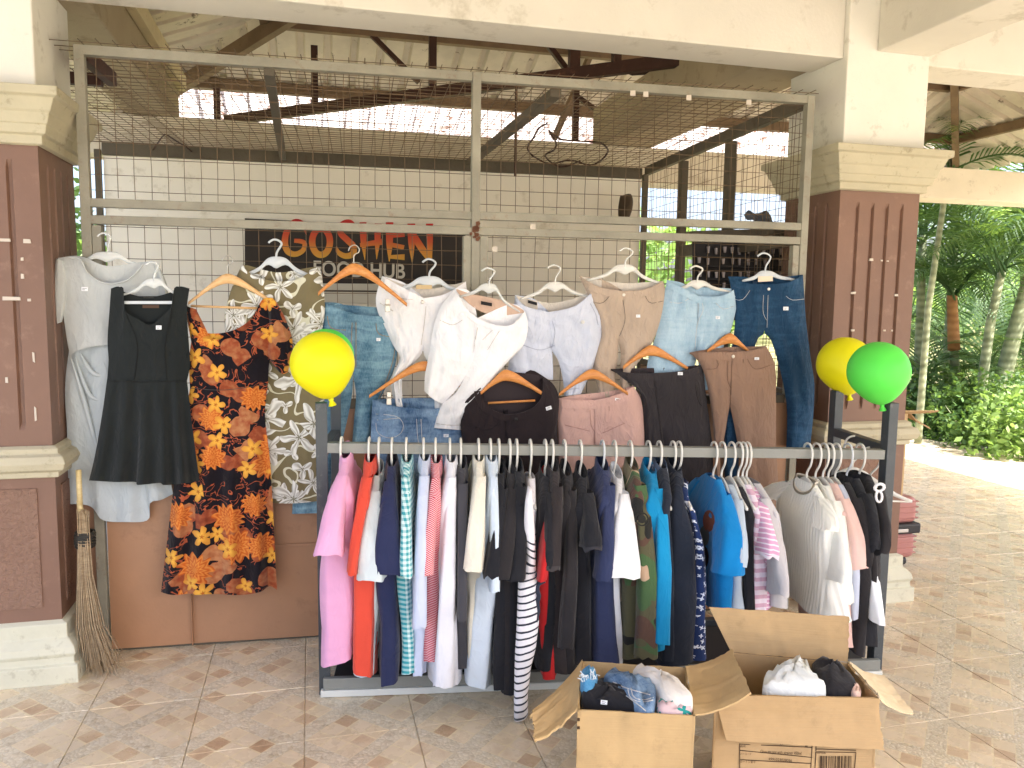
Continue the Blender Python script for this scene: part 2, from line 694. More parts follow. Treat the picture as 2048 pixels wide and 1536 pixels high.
M_PLY = painted('white_board', (242, 236, 222), 0.8, 0.06, (170, 158, 130), 1.5, 0.1)


def roof_mat(name, base, flake):
    m = Mat(name, 0.75, 0.3)
    p = m.pos()
    n1 = m.noise(p, 2.5, 5, 0.65)
    c = lin(base)
    col = m.ramp(n1, [(0.3, tuple(x * 0.74 for x in c)), (0.7, c)])
    f = m.ramp(m.noise(p, 7.0, 6, 0.75), [(0.60, (0, 0, 0)), (0.66, (1, 1, 1))])
    col = m.mix(m.math('MULTIPLY', f, 0.85), col, lin(flake))
    m.color(col)
    m.bump(m.noise(p, 24, 5, 0.7), 0.3, 0.01)
    return m.m


M_ROOF = roof_mat('peeling_roof_paint', (222, 210, 192), (96, 78, 62))


def translucent():
    m = Mat('translucent_sheet', 0.7, 0.3)
    n = m.noise(m.pos(), 9, 5, 0.7)
    col = m.ramp(n, [(0.52, lin((206, 196, 188))), (0.64, lin((110, 80, 66)))])
    m.color(col)
    tr = m.n('BsdfTranslucent')
    m.l(col, tr.inputs['Color'])
    mx = m.n('MixShader', i_0=0.75)
    m.l(m.b.outputs[0], mx.inputs[1])
    m.l(tr.outputs[0], mx.inputs[2])
    m.l(mx.outputs[0], m.t.nodes['Material Output'].inputs[0])
    return m.m


M_CLEARROOF = translucent()

# ------------------------------------------------------------------ ground and terrace floor
FX0, FX1, FY0, FY1 = -0.99, 6.95, -1.2, 7.6


def earth_mat(name, a, b, scale, bump=0.5):
    m = Mat(name, 0.95, 0.1)
    p = m.pos()
    m.color(m.ramp(m.noise(p, scale, 6, 0.7), [(0.3, lin(a)), (0.7, lin(b))]))
    m.bump(m.noise(p, scale * 12, 5, 0.7), bump, 0.03)
    return m.m


b = MB()
N = 24
for i in range(N + 1):
    for j in range(N + 1):
        sx, sy = (i / N * 2 - 1), (j / N * 2 - 1)
        x, y = sx * abs(sx) * 260, sy * abs(sy) * 260
        d = math.hypot(x - 3, y - 3)
        b.v.append(Vector((x, y, -0.22 + 0.5 * noise.noise(Vector((x * .03, y * .03, 0))) * min(1, d / 40))))
        b.uv.append((0, 0))
for i in range(N):
    for j in range(N):
        q = i * (N + 1) + j
        b.f.append((q, q + N + 1, q + N + 2, q + 1))
struct(b.build('ground', earth_mat('garden_ground', (98, 98, 62), (140, 136, 100), 1.3), smooth=True))

b = MB()
b.box((-30, -26, -0.3), (FX1 + 12, FY0, -0.04))
struct(b.build('courtyard', earth_mat('pale_concrete', (150, 147, 140), (176, 172, 164), 2.0, 0.2)))
b = MB()
b.box((-3.4, FY0, -0.3), (FX0, FY1, -0.012))
struct(b.build('concrete_apron', earth_mat('grey_concrete', (176, 178, 172), (206, 207, 200), 2.4, 0.2)))

b = MB()
b.box((FX0, FY0, -0.3), (FX1, FY1, -0.006))
floor = struct(b.build('floor', M_GROUT))
b = MB()
b.box((FX1, FY0, -0.3), (FX1 + 0.35, FY1, 0.004))
struct(bevel(b.build('floor_edge', M_CREAM), 0.01))

tb = MB()
g = 0.0011
z1 = 0.0
c_ = 0.0018
lo, hi = g, TILE - g
ring0 = [(lo, lo, -0.012), (hi, lo, -0.012), (hi, hi, -0.012), (lo, hi, -0.012)]
ring1 = [(lo, lo, -c_), (hi, lo, -c_), (hi, hi, -c_), (lo, hi, -c_)]
ring2 = [(lo + c_, lo + c_, 0), (hi - c_, lo + c_, 0), (hi - c_, hi - c_, 0), (lo + c_, hi - c_, 0)]
tb.rings([ring0, ring1, ring2], cap0=False)
tile_me = tb.mesh('tile', M_TILE)
spots, rest = [], []
i0, i1 = int((FX0 - TX0) / TILE) - 2, int((FX1 - TX0) / TILE) + 2
j0, j1 = int((FY0 - TY0) / TILE) - 2, int((FY1 - TY0) / TILE) + 2
for i in range(i0, i1):
    for j in range(j0, j1):
        x, y = TX0 + i * TILE, TY0 + j * TILE
        if x < FX0 - 0.2 or y < FY0 - 0.2 or x + TILE > FX1 + 0.2 or y + TILE > FY1 + 0.2:
            continue
        cx, cyy = x + TILE / 2, y + TILE / 2
        v = Vector((cx, cyy, 0)) - CAM_O
        zc = v.dot(_fw)
        seen = False
        if zc > 0.5:
            px, py = 1024 + FPX * v.dot(_rt) / zc, 768 - FPX * v.dot(_up) / zc
            seen = -170 < px < 2230 and py < 1800 and (cyy < 3.75 or cx > 2.6)
        (spots if seen else rest).append((zc, x, y))
spots.sort()
first = None
for zc, x, y in spots[:290]:
    o = bpy.data.objects.new('tile', tile_me)
    COL.objects.link(o)
    o.parent = floor
    o.location = (x, y, rng.uniform(-0.0006, 0.0006))
b = MB()
for zc, x, y in spots[290:] + rest:
    for rg in (None,):
        off = Vector((x, y, 0))
        o_ = len(b.v)
        b.add([Vector(p) + off for p in tb.v], tb.f)
o = b.build('tile_field', M_TILE, floor)
o['kind'] = 'stuff'

# ------------------------------------------------------------------ columns


def square_ring(cx, cy_, h, z, n=1):
    return [Vector((cx - h, cy_ - h, z)), Vector((cx + h, cy_ - h, z)), Vector((cx + h, cy_ + h, z)), Vector((cx - h, cy_ + h, z))]


def profile(b, cx, cy_, prof, cap0=True, cap1=True):
    b.rings([square_ring(cx, cy_, h, z) for h, z in prof], cap0, cap1)


def fluted(b, cx, cy_, h, z0, z1, grooves, depth=0.014, w=0.022):
    """square shaft whose faces carry vertical grooves stopping short of both ends"""
    def ring(z, dep):
        pts = []
        for s_ in range(4):
            ax = [Vector((1, 0, 0)), Vector((0, 1, 0)), Vector((-1, 0, 0)), Vector((0, -1, 0))][s_]
            nx = [Vector((0, -1, 0)), Vector((1, 0, 0)), Vector((0, 1, 0)), Vector((-1, 0, 0))][s_]
            base = Vector((cx, cy_, z)) + nx * h
            pts.append(base - ax * h)
            for gx in grooves:
                for dx, dd in ((-w / 2, 0), (-w / 4, 1), (w / 4, 1), (w / 2, 0)):
                    pts.append(base + ax * (gx + dx) - nx * (depth * dd * dep))
        return pts
    zs = [(z0, 0), (z0 + 0.07, 0), (z0 + 0.10, 1), (z1 - 0.10, 1), (z1 - 0.07, 0), (z1, 0)]
    b.rings([ring(z, d) for z, d in zs])


def column(name, label, cx, cy_, h, top, chips):
    t = thing(name, label, 'column', (cx, cy_, 0))
    b = MB()
    profile(b, cx, cy_, [(h + .065, 0), (h + .065, .07), (h + .05, .075), (h + .05, .10), (h + .058, .115), (h + .052, .14), (h + .03, .165), (h + .022, .17), (h + .022, .225), (h, .235)], cap0=False)
    bevel(b.build('base', M_BASE, t), 0.004)
    b = MB()
    profile(b, cx, cy_, [(h, .235), (h, .815)], False, False)
    ped = b.build('pedestal', M_MAROON, t)
    b = MB()
    for s_ in (-1, 1):
        b.box((cx - h * .72, cy_ + s_ * (h + .002) - .004, .29), (cx + h * .72, cy_ + s_ * (h + .002) + .004, .76))
        b.box((cx + s_ * (h + .002) - .004, cy_ - h * .72, .29), (cx + s_ * (h + .002) + .004, cy_ + h * .72, .76))
    b.build('stucco_panel', M_STUCCO, ped)
    b = MB()
    profile(b, cx, cy_, [(h, .80), (h + .018, .805), (h + .018, .825), (h + .04, .835), (h + .052, .862), (h + .04, .888), (h + .02, .896), (h + .02, .915), (h, .925)], False, False)
    bevel(b.build('moulding', M_MOULD, t), 0.003)
    b = MB()
    fluted(b, cx, cy_, h - .004, .915, 2.06, [-h * .55, -h * .18, h * .18, h * .55])
    sh = b.build('shaft', M_MAROON, t)
    b = MB()
    for (px, py, w, hh) in chips:
        p = at_y(px, py, cy_ - h)
        w_, h_ = w / 640, hh / 640
        pts = []
        k = 4
        for q in range(k):
            a = 2 * math.pi * (q + .5) / k
            r_ = rng.uniform(1.0, 1.5)
            pts.append(Vector((p.x + math.cos(a) * w_ * .5 * r_, cy_ - h - 0.0005, p.z + math.sin(a) * h_ * .5 * r_)))
        b.prism(pts, Vector((0, 0.006, 0)))
    if chips:
        b.build('chipped_patch', M_CHIP, sh)
    b = MB()
    profile(b, cx, cy_, [(h, 2.04), (h + .018, 2.045), (h + .018, 2.075), (h + .034, 2.08), (h + .040, 2.11), (h + .046, 2.115), (h + .055, 2.15), (h + .062, 2.158), (h + .078, 2.20), (h + .094, 2.207), (h + .094, 2.238), (h + .01, 2.245), (h - .01, 2.25)], False, True)
    bevel(b.build('capital', M_MOULD, t), 0.003)
    b = MB()
    b.box((cx - h, cy_ - h, 2.24), (cx + h, cy_ + h, top))
    bevel(b.build('plaster_block', M_CREAM, t), 0.006)
    return t


def stucco_mat():
    m = Mat('maroon_stucco', 0.7, 0.35)
    p = m.pos()
    m.color(m.ramp(m.noise(p, 3, 4), [(0.3, lin((128, 98, 82))), (0.7, lin((144, 114, 96)))]))
    m.bump(m.noise(p, 55, 4, 0.6, 0.6), 0.9, 0.02)
    return m.m


M_STUCCO = stucco_mat()
column('column', 'maroon fluted column with pale mouldings behind the grey and black dresses', -1.1875, 3.5275, .2275, 3.02,
       [(10, 480, 22, 7), (54, 482, 16, 10), (24, 597, 40, 9), (58, 600, 8, 7), (45, 552, 7, 12), (44, 518, 6, 8), (67, 715, 5, 26), (71, 828, 5, 40), (13, 760, 6, 14), (52, 905, 18, 7)])
column('column', 'maroon column with pale capital behind the green and yellow balloons', 2.6715, 3.5275, .2275, 3.02,
       [(1743, 519, 15, 9), (1764, 521, 8, 5), (1776, 522, 7, 4), (1707, 586, 18, 8), (1793, 590, 13, 8), (1706, 661, 13, 7), (1769, 661, 10, 6), (1784, 661, 7, 6), (1677, 785, 4, 10)])

# ------------------------------------------------------------------ beams


def beam(lo, hi, mat, name='beam'):
    b = MB()
    b.box(lo, hi)
    return struct(bevel(b.build(name, mat), 0.006))


beam((-3.2, 3.332, 2.65), (2.444, 3.58, 3.02), M_BEAM)
beam((2.899, 3.332, 2.655), (7.2, 3.58, 3.02), M_BEAM)
beam((2.60, -1.2, 2.685), (2.888, 3.298, 3.02), M_BEAM)
M_SHADEDBEAM = painted('shaded_beam_plaster', (168, 154, 128), 0.9, 0.14, (110, 94, 72), 1.8, 0.25)  # side beams' shadow put into a darker, browner plaster colour
beam((2.14, 3.585, 2.664), (2.53, 5.92, 2.98), M_SHADEDBEAM)
beam((-1.14, 3.585, 2.664), (-0.85, 5.92, 2.98), M_SHADEDBEAM)
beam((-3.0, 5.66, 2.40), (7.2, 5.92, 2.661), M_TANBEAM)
M_WHITEBEAM = painted('white_beam_plaster', (230, 228, 222), 0.85, 0.05, (190, 184, 168), 1.6, 0.2)
beam((6.10, -1.2, 2.62), (6.40, 3.33, 2.92), M_WHITEBEAM)
beam((6.10, 3.582, 2.62), (6.40, 5.655, 2.92), M_WHITEBEAM)

# ------------------------------------------------------------------ hip roof on purlins
EZ, SL = 2.97, 0.37
RX0, RX1, RY0, RY1 = -1.75, 7.1, -1.5, 7.55
roof = thing('roof', 'pale corrugated hip roof with peeling paint over the whole terrace', 'roof', (2.7, 3.0, EZ))
roof['kind'] = 'structure'
RIDGE_Y = (RY0 + RY1) / 2
HALF = (RY1 - RY0) / 2


def slope_sheet(P, length_of, width, i0, i1, mat, step=0.2, rib=0.035, t0=0.0):
    """corrugated sheet: P(s, t) gives the point at s along the eave and t up the slope"""
    b = MB()
    s = i0
    xs = []
    while s < i1 - 1e-6:
        for ds, h in ((0, 0), (0.06, 0), (0.075, rib), (0.115, rib), (0.13, 0)):
            if s + ds < i1:
                xs.append((s + ds, h))
        s += step
    xs.append((i1, 0))
    for (a, ha), (c, hc) in zip(xs[:-1], xs[1:]):
        la, lc = length_of(a), length_of(c)
        if la <= t0 and lc <= t0:
            continue
        la, lc = max(la, t0), max(lc, t0)
        q = [P(a, t0) + Vector((0, 0, ha)), P(c, t0) + Vector((0, 0, hc)), P(c, lc) + Vector((0, 0, hc)), P(a, la) + Vector((0, 0, ha))]
        b.add(q, [(0, 1, 2, 3)])
    return b


def hip(pP, pL, span, rows):
    n = int(span / 0.8)
    for k in range(n):
        a, c = span * k / n, span * (k + 1) / n
        for (t0, t1, mat) in rows:
            b = slope_sheet(pP, lambda s: min(pL(s), t1), 0.8, a, c, mat, t0=t0)
            if b.f:
                b.build('roof_sheet', mat, roof)


CLEAR = 0.62
# rear slope (eave at RY1), with one course of translucent sheets at the eave
hip(lambda s, t: Vector((RX0 + s, RY1 - t, EZ + SL * t)), lambda s: min(s, (RX1 - RX0) - s, HALF), RX1 - RX0, [(0, CLEAR, M_CLEARROOF), (CLEAR - 0.05, HALF, M_ROOF)])
hip(lambda s, t: Vector((RX0 + s, RY0 + t, EZ + SL * t)), lambda s: min(s, (RX1 - RX0) - s, HALF), RX1 - RX0, [(0, HALF, M_ROOF)])
hip(lambda s, t: Vector((RX0 + t, RY0 + s, EZ + SL * t)), lambda s: min(s, (RY1 - RY0) - s), RY1 - RY0, [(0, HALF, M_ROOF)])
hip(lambda s, t: Vector((RX1 - t, RY0 + s, EZ + SL * t)), lambda s: min(s, (RY1 - RY0) - s), RY1 - RY0, [(0, HALF, M_ROOF)])
# ridge and hip caps
b = MB()
ex = HALF
rz = EZ + SL * HALF + 0.05
ra, rb_ = Vector((RX0 + HALF, RIDGE_Y, rz)), Vector((RX1 - HALF, RIDGE_Y, rz))
for p, q in ((ra, rb_), (Vector((RX0, RY0, EZ + .05)), ra), (Vector((RX0, RY1, EZ + .05)), ra), (Vector((RX1, RY0, EZ + .05)), rb_), (Vector((RX1, RY1, EZ + .05)), rb_)):
    b.bar(p, q, 0.22, 0.05)
b.build('ridge_cap', M_ROOF, roof)
# purlins and hip rafters
for t in (0.69, 1.44, 2.2, 2.95):
    z = EZ + SL * t - 0.045
    L = [Vector((RX0 + t + .02, RY1 - t, z)), Vector((RX1 - t - .02, RY1 - t, z)), Vector((RX1 - t, RY0 + t, z)), Vector((RX0 + t, RY0 + t, z))]
    for k in range(4):
        b = MB()
        p, q = L[k], L[(k + 1) % 4]
        if (p - q).length > 0.1:
            e = (q - p).normalized() * 0.03
            b.bar(p + e, q - e, 0.06, 0.085)
            b.build('purlin', M_PURLIN, roof)
for cx, cy_, sx, sy in ((RX0, RY1, 1, -1), (RX1, RY1, -1, -1), (RX0, RY0, 1, 1), (RX1, RY0, -1, 1)):
    b = MB()
    t0, t1 = 0.25, HALF - 0.1
    b.bar((cx + sx * t0, cy_ + sy * t0, EZ + SL * t0 - 0.14), (cx + sx * t1, cy_ + sy * t1, EZ + SL * t1 - 0.14), 0.06, 0.10)
    b.build('hip_rafter', M_PURLIN, roof)

# pale timber along the inside of the left beam
p, q = at_x(208, 5, -0.955), at_x(318, 178, -0.955)
b = MB()
b.bar(Vector((-0.822, 3.60, 2.93)), Vector((-0.822, 5.9, 2.93)), 0.05, 0.10)
tag(bevel(b.build('timber_plank', painted('yellowed_timber', (206, 192, 152), .7, .12, (120, 96, 60)), smooth=False), .003), 'pale yellowed timber plank along the top of the left beam', 'plank')

# ------------------------------------------------------------------ dark steel truss under the roof
truss = thing('roof_truss', 'dark brown steel roof truss with one long sloping chord', 'truss', at_y(900, 180, 5.6))


def under_roof(p):
    """height of the purlins' underside above a point"""
    t = min(p.x - RX0, RX1 - p.x, p.y - RY0, RY1 - p.y)
    return EZ + SL * t - 0.09


CH_A, CH_B = at_y(452, 241, 6.84), at_y(1420, 112, 4.35)
b = MB()
b.bar(CH_A, CH_A.lerp(CH_B, 1.16), 0.05, 0.075)
b.build('chord', M_STEEL, truss)


def chord_pt(px):
    lo, hi = 0.0, 1.0
    for _ in range(30):
        t = (lo + hi) / 2
        p = CH_A.lerp(CH_B, t) - CAM_O
        x = 1024 + FPX * p.dot(_rt) / p.dot(_fw)
        if x < px:
            lo = t
        else:
            hi = t
    return CH_A.lerp(CH_B, t)


def strut(p, q, w=0.045, mat=None, nm='strut'):
    b = MB()
    b.bar(p, q, w, w)
    b.build(nm, mat or M_STEEL, truss)


for px in (630, 865, 1145, 1232):
    p = chord_pt(px)
    strut(p + Vector((0, 0, .03)), Vector((p.x, p.y, under_roof(p))), 0.05)
for px, y0, y1 in ((435, 100, 240), (348, 158, 236)):
    p, q = at_y(px, y1, 6.83), at_y(px, y0, 6.83)
    strut(p, Vector((p.x, p.y, under_roof(p))), 0.05)
for px, y1 in ((1150, 282), (1345, 185)):
    p = at_y(px, y1, 6.0 if px < 1300 else 4.9)
    strut(p, Vector((p.x, p.y, under_roof(p))), 0.045)
for (a, c, y) in (((733, 60), (838, 165), 6.1), ((1098, 92), (1134, 140), 5.2), ((1150, 190), (1226, 245), 6.2), ((1307, 130), (1338, 182), 4.85), ((432, 100), (476, 126), 6.7), ((1262, 130), (1345, 118), 5.0)):
    strut(at_y(*a, y), at_y(*c, y), 0.035)
strut(at_y(1185, 100, 6.2), at_y(1108, 278, 6.7), 0.04, M_PURLIN, 'brace')
strut(at_y(625, 60, 6.4), at_y(490, 22, 6.0), 0.05, M_STEEL, 'brace')
b = MB()
b.tube([at_y(1232, 135, 5.0), at_y(1265, 148, 5.0), at_y(1310, 145, 5.0), at_y(1345, 135, 5.0)], 0.011, 6)
tag(b.build('power_cable', plain('dark_cable', (50, 40, 34))), 'dark cable sagging between truss struts under the roof', 'cable')


# ------------------------------------------------------------------ food stall: welded mesh cage with sheet panels below
A0, AM, A1 = -0.075, 1.486, 3.055
DEPTH = 2.13
ZT, ZU, ZL, ZS = 2.445, 1.863, 1.797, 1.045
stall = thing('food_stall', 'welded wire mesh stall with grey tube frame and brown sheet panels between the columns', 'stall', cage(1.5, 0, 0))


def cbar(name, p, q, w, h, mat=None, parent=stall):
    b = MB()
    b.bar(cage(*p), cage(*q), w, h)
    return bevel(b.build(name, mat or M_CAGE, parent), 0.002)


PW = 0.037
for a in (A0, AM, A1):
    cbar('frame_post', (a, 0, 1.0 if a == AM else 0.002), (a, 0, ZT + PW / 2), PW, PW)
cbar('frame_rail', (A0 + PW / 2, 0, ZT), (AM - PW / 2, 0, ZT), PW, PW)
cbar('frame_rail', (AM + PW / 2, 0, ZT), (A1 - PW / 2, 0, ZT), PW, PW)
for z in (ZU, ZL):
    cbar('frame_rail', (A0 + PW / 2, 0, z), (AM - PW / 2, 0, z), .036, .034)
    cbar('frame_rail', (AM + PW / 2, 0, z), (A1 - PW / 2, 0, z), .036, .034)
for a in (A0 + PW / 2 + .018, AM - PW / 2 - .018, AM + PW / 2 + .018, A1 - PW / 2 - .018):
    cbar('frame_post', (a, 0.002, ZS), (a, 0.002, ZL - .022), .034, .034)
cbar('frame_rail', (A0 + .06, 0, ZS), (A1 - .06, 0, ZS), .04, .04, M_CAGE_DARK)
# back and side frame
AB = A0 - .57
for a in (AB, A1):
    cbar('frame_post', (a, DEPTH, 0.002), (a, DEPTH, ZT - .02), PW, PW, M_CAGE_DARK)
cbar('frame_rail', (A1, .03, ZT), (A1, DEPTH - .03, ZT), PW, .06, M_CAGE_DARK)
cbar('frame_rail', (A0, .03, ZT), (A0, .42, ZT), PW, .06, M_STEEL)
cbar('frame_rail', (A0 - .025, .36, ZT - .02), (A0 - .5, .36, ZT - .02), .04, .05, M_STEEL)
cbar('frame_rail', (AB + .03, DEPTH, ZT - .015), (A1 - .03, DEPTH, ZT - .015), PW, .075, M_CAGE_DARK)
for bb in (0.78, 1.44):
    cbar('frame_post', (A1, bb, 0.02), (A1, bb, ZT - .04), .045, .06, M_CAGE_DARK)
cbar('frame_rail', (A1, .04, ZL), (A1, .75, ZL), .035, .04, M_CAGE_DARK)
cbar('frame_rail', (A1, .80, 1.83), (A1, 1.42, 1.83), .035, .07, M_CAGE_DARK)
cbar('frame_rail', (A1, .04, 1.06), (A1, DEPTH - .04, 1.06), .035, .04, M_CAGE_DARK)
# roof braces
p, q = at_z(1112, 186, ZT - .03), at_z(940, 325, ZT - .03)
b = MB(); b.bar(p, q, .05, .035); b.build('roof_brace', M_CAGE_DARK, stall)
p, q = at_z(538, 142, ZT - .03), at_z(566, 315, ZT - .03)
b = MB(); b.bar(p, q, .04, .035); b.build('roof_brace', M_CAGE_DARK, stall)
b = MB(); b.tube([cage(1.86, 1.0, ZT - .25), cage(1.86, 1.0, ZT + .32)], .008, 6); b.build('hanging_rod', M_STEEL, stall)

SP = 0.0635


def wires(name, f, a0, a1, b0, b1, r=0.0017, over_a=0.0, over_b=0.0, mat=None):
    """welded mesh: f(a, b) gives the point; wires both ways with a little sag"""
    b = MB()
    na, nb = int(round((a1 - a0) / SP)), int(round((b1 - b0) / SP))

    def go(p0, p1, k):
        n = 5
        pts = []
        w = f(0.01, 0) - f(0, 0)
        for i in range(n + 1):
            p = p0.lerp(p1, i / n)
            s = Vector((noise.noise(Vector((k * 1.7, i * .6, a0))), noise.noise(Vector((k * 2.3, i * .7, 5 + b0))), noise.noise(Vector((k * 1.1, i * .5, 9)))))
            pts.append(p + s * 0.004)
        b.tube(pts, r, 3, cap=False)
    for i in range(na + 1):
        a = a0 + SP * (i + .5)
        if a < a1:
            go(f(a, b0 - over_b * rng.random()), f(a, b1 + over_b * rng.uniform(.3, 1)), i + 0.3)
    for j in range(nb + 1):
        c = b0 + SP * (j + .5)
        if c < b1:
            go(f(a0 - over_a * rng.uniform(.5, 1), c), f(a1 + over_a * .3, c), j + 50.3)
    o = b.build(name, mat or M_WIRE, stall)
    o['kind'] = 'stuff'
    return o


wires('wire_mesh', lambda a, z: cage(a, 0.012, z), A0 + .02, AM - .02, ZU + .02, ZT - .02)
wires('wire_mesh', lambda a, z: cage(a, 0.012, z), AM + .02, A1 - .02, ZU + .02, ZT - .02)
wires('wire_mesh', lambda a, z: cage(a, 0.014, z), A0 + .05, AM - .05, ZS, ZL - .0)
wires('wire_mesh', lambda a, z: cage(a, 0.014, z), AM + .05, A1 - .05, ZS, ZL - .0)
wires('roof_mesh', lambda a, c: cage(a, c, ZT + .028), A0 - .02, A1, -.05, DEPTH, .0022, .12, .02)
wires('side_mesh', lambda a, c: cage(A1 + .026, a, c), .02, DEPTH, 1.06, ZT - .03)
wires('roof_mesh', lambda a, c: cage(a, c, ZT + .029), AB, A0 - .02, .30, DEPTH, .0022, .02, .02)

# brown sheet panels below, butted with a cover strip
cuts = [A0 + .025, 0.275, 0.81, 1.36, 1.91, 2.46, A1 - .025]
for a, c in zip(cuts[:-1], cuts[1:]):
    b = MB()
    n = 8
    gr = []
    for i in range(n + 1):
        x = a + .001 + (c - a - .002) * i / n
        colm = []
        for j in range(9):
            z = 0.012 + (ZS - .022 - .012) * j / 8
            bow = 0.006 * noise.noise(Vector((x * 3, z * 3, 1.7)))
            colm.append(cage(x, -.004 + bow, z))
        gr.append(colm)
    b.grid(gr, flip=False)
    m_ = MB()
    bk = [[p + CG_N * 0.004 for p in col] for col in gr]
    b.grid(bk, flip=True)
    b.build('sheet_panel', M_PANEL, stall, smooth=True)
for a in cuts[1:-1]:
    cbar('cover_strip', (a, -.010, .012), (a, -.010, ZS - .03), .004, .03, M_PANEL)
cbar('cover_strip', (cuts[1] - .0, -.0125, .43), (A1 - .03, -.0125, .43), .004, .012, M_PANEL)
cbar('kick_rail', (A0 + .03, 0.02, .012), (A1 - .03, 0.02, .012), .03, .024, M_CAGE_DARK)
for a in (A1,):
    b = MB()
    b.box((a - .004, .03, .02), (a + .004, DEPTH - .03, 1.04), cage)
    b.build('sheet_panel', M_PANEL, stall)
b = MB()
b.box((A0 - .15, .03, .012), (A0 - .002, .036, ZS), cage)
b.build('sheet_panel', M_PANEL, stall)
# back boards
for a, c in ((AB + .03, .45), (.45, 1.49), (1.49, 2.27), (2.27, A1 - .03)):
    b = MB()
    b.box((a + .0003, DEPTH + .005, .02), (c - .0003, DEPTH + .02, ZT - .055), cage)
    b.build('back_board', M_PLY, stall)

b = MB()
b.box((AB + .04, DEPTH + .022, .02), (A1 - .04, DEPTH + .03, ZT - .06), cage)
b.build('backing_board', M_PLY, stall)  # unseen board, added to stop light showing through the joints
# rust at the middle joint
b = MB()
for k in range(26):
    a = rng.gauss(0, .009)
    z = rng.gauss(0, .022)
    p = cage(AM + a, -.024, 1.80 + z)
    r_ = rng.uniform(.004, .011)
    b.prism([p + CG_D * (r_ * math.cos(q)) + Vector((0, 0, r_ * math.sin(q))) for q in (0, 1.2, 2.5, 3.9, 5.1)], CG_N * 0.004)
b.build('rust_patch', painted('rust', (104, 70, 52), .9, .3), stall)

# tape tabs on the frame
b = MB()
for px, py in ((1266, 186), (1292, 188), (1378, 195), (1498, 204), (1066, 453), (990, 498)):
    p = on_cage(px, py, .0265)
    w, h = .012, .012
    b.prism([p + CG_D * x + Vector((0, 0, z)) for x, z in ((-w, -h), (w, -h), (w * .9, h), (-w, h * .8))], CG_N * .003)
b.build('tape_tab', M_CHIP, stall)

# ------------------------------------------------------------------ sign on the back board
BY = DEPTH - .012
_bp = cage(0, BY, 0)


def on_back(px, py, off=0.0):
    return on_plane(px, py, _bp - CG_N * off, CG_N)


def bk(x, y):
    return 430 + x / 3.724, 380 + y / 3.724


sign = thing('stall_sign', 'black GOSHEN FOOD HUB sign with flame coloured letters behind the wire mesh', 'sign', on_back(715, 520))


def pxpoly(pts, off, thick, f):
    return [f(x, y, off) for x, y in pts], CG_N * thick


b = MB()
b.prism(*pxpoly([bk(222, 210), bk(1865, 300), bk(1865, 800), bk(222, 710)], 0, .010, on_back))
b.build('board', plain('sign_black', (44, 36, 30), .55), sign)
b = MB()
b.prism(*pxpoly([bk(150, 690), bk(1900, 704), bk(1900, 860), bk(150, 830)], .003, .003, on_back))
b.build('lower_strip', plain('sign_white', (198, 194, 180), .6), sign)
b = MB()
b.prism(*pxpoly([bk(150, 738), bk(1900, 756), bk(1900, 768), bk(150, 750)], .006, .003, on_back))
b.build('strip_line', plain('sign_line', (70, 62, 54), .6), sign)


def flame_mat():
    m = Mat('flame_letter_print', 0.6, 0.3)
    z = m.sep(m.pos())[2]
    f = m.n('MapRange', i_1=1.75, i_2=1.99)
    m.l(z, f.inputs[0])
    m.color(m.ramp(f.outputs[0], [(0.0, lin((214, 168, 66))), (0.35, lin((214, 140, 62))), (0.6, lin((206, 92, 54))), (1.0, lin((190, 48, 46)))]))
    return m.m


M_FLAME = flame_mat()


def stroke(pts, widths, f=bk, steps=5):
    """outline polygon quads along a stroke, in picture units of the letter drawing"""
    P = catmull(pts, steps)
    W = catmull([(w, 0) for w in widths], steps) if len(widths) == len(pts) else None
    out = []
    for i, p in enumerate(P):
        a, c = P[max(i - 1, 0)], P[min(i + 1, len(P) - 1)]
        dx, dy = c[0] - a[0], c[1] - a[1]
        l = math.hypot(dx, dy) or 1
        w = W[i][0] / 2
        out.append(((p[0] - dy / l * w, p[1] + dx / l * w), (p[0] + dy / l * w, p[1] - dx / l * w)))
    return out


def catmull(pts, steps):
    if len(pts) < 3:
        (x0, y0), (x1, y1) = pts[0], pts[-1]
        return [(x0 + (x1 - x0) * i / steps, y0 + (y1 - y0) * i / steps) for i in range(steps + 1)]
    out = []
    n = len(pts)
    for i in range(n - 1):
        p0, p1, p2, p3 = pts[max(i - 1, 0)], pts[i], pts[i + 1], pts[min(i + 2, n - 1)]
        for s in range(steps):
            t = s / steps
            out.append(tuple(0.5 * (2 * p1[k] + (p2[k] - p0[k]) * t + (2 * p0[k] - 5 * p1[k] + 4 * p2[k] - p3[k]) * t * t + (3 * p1[k] - p0[k] - 3 * p2[k] + p3[k]) * t ** 3) for k in (0, 1)))
    out.append(tuple(pts[-1]))
    return out


def letter(name, strokes, mat, off):
    b = MB()
    for k, (pts, ws) in enumerate(strokes):
        S = stroke(pts, ws)
        o2 = off + k * 0.0006
        top = [[on_back(*bk(*l), o2), on_back(*bk(*r_), o2)] for l, r_ in S]
        b.grid(top)
        b.grid([[p + CG_N * 0.004 for p in c] for c in top], flip=True)
    b.build(name, mat, sign)


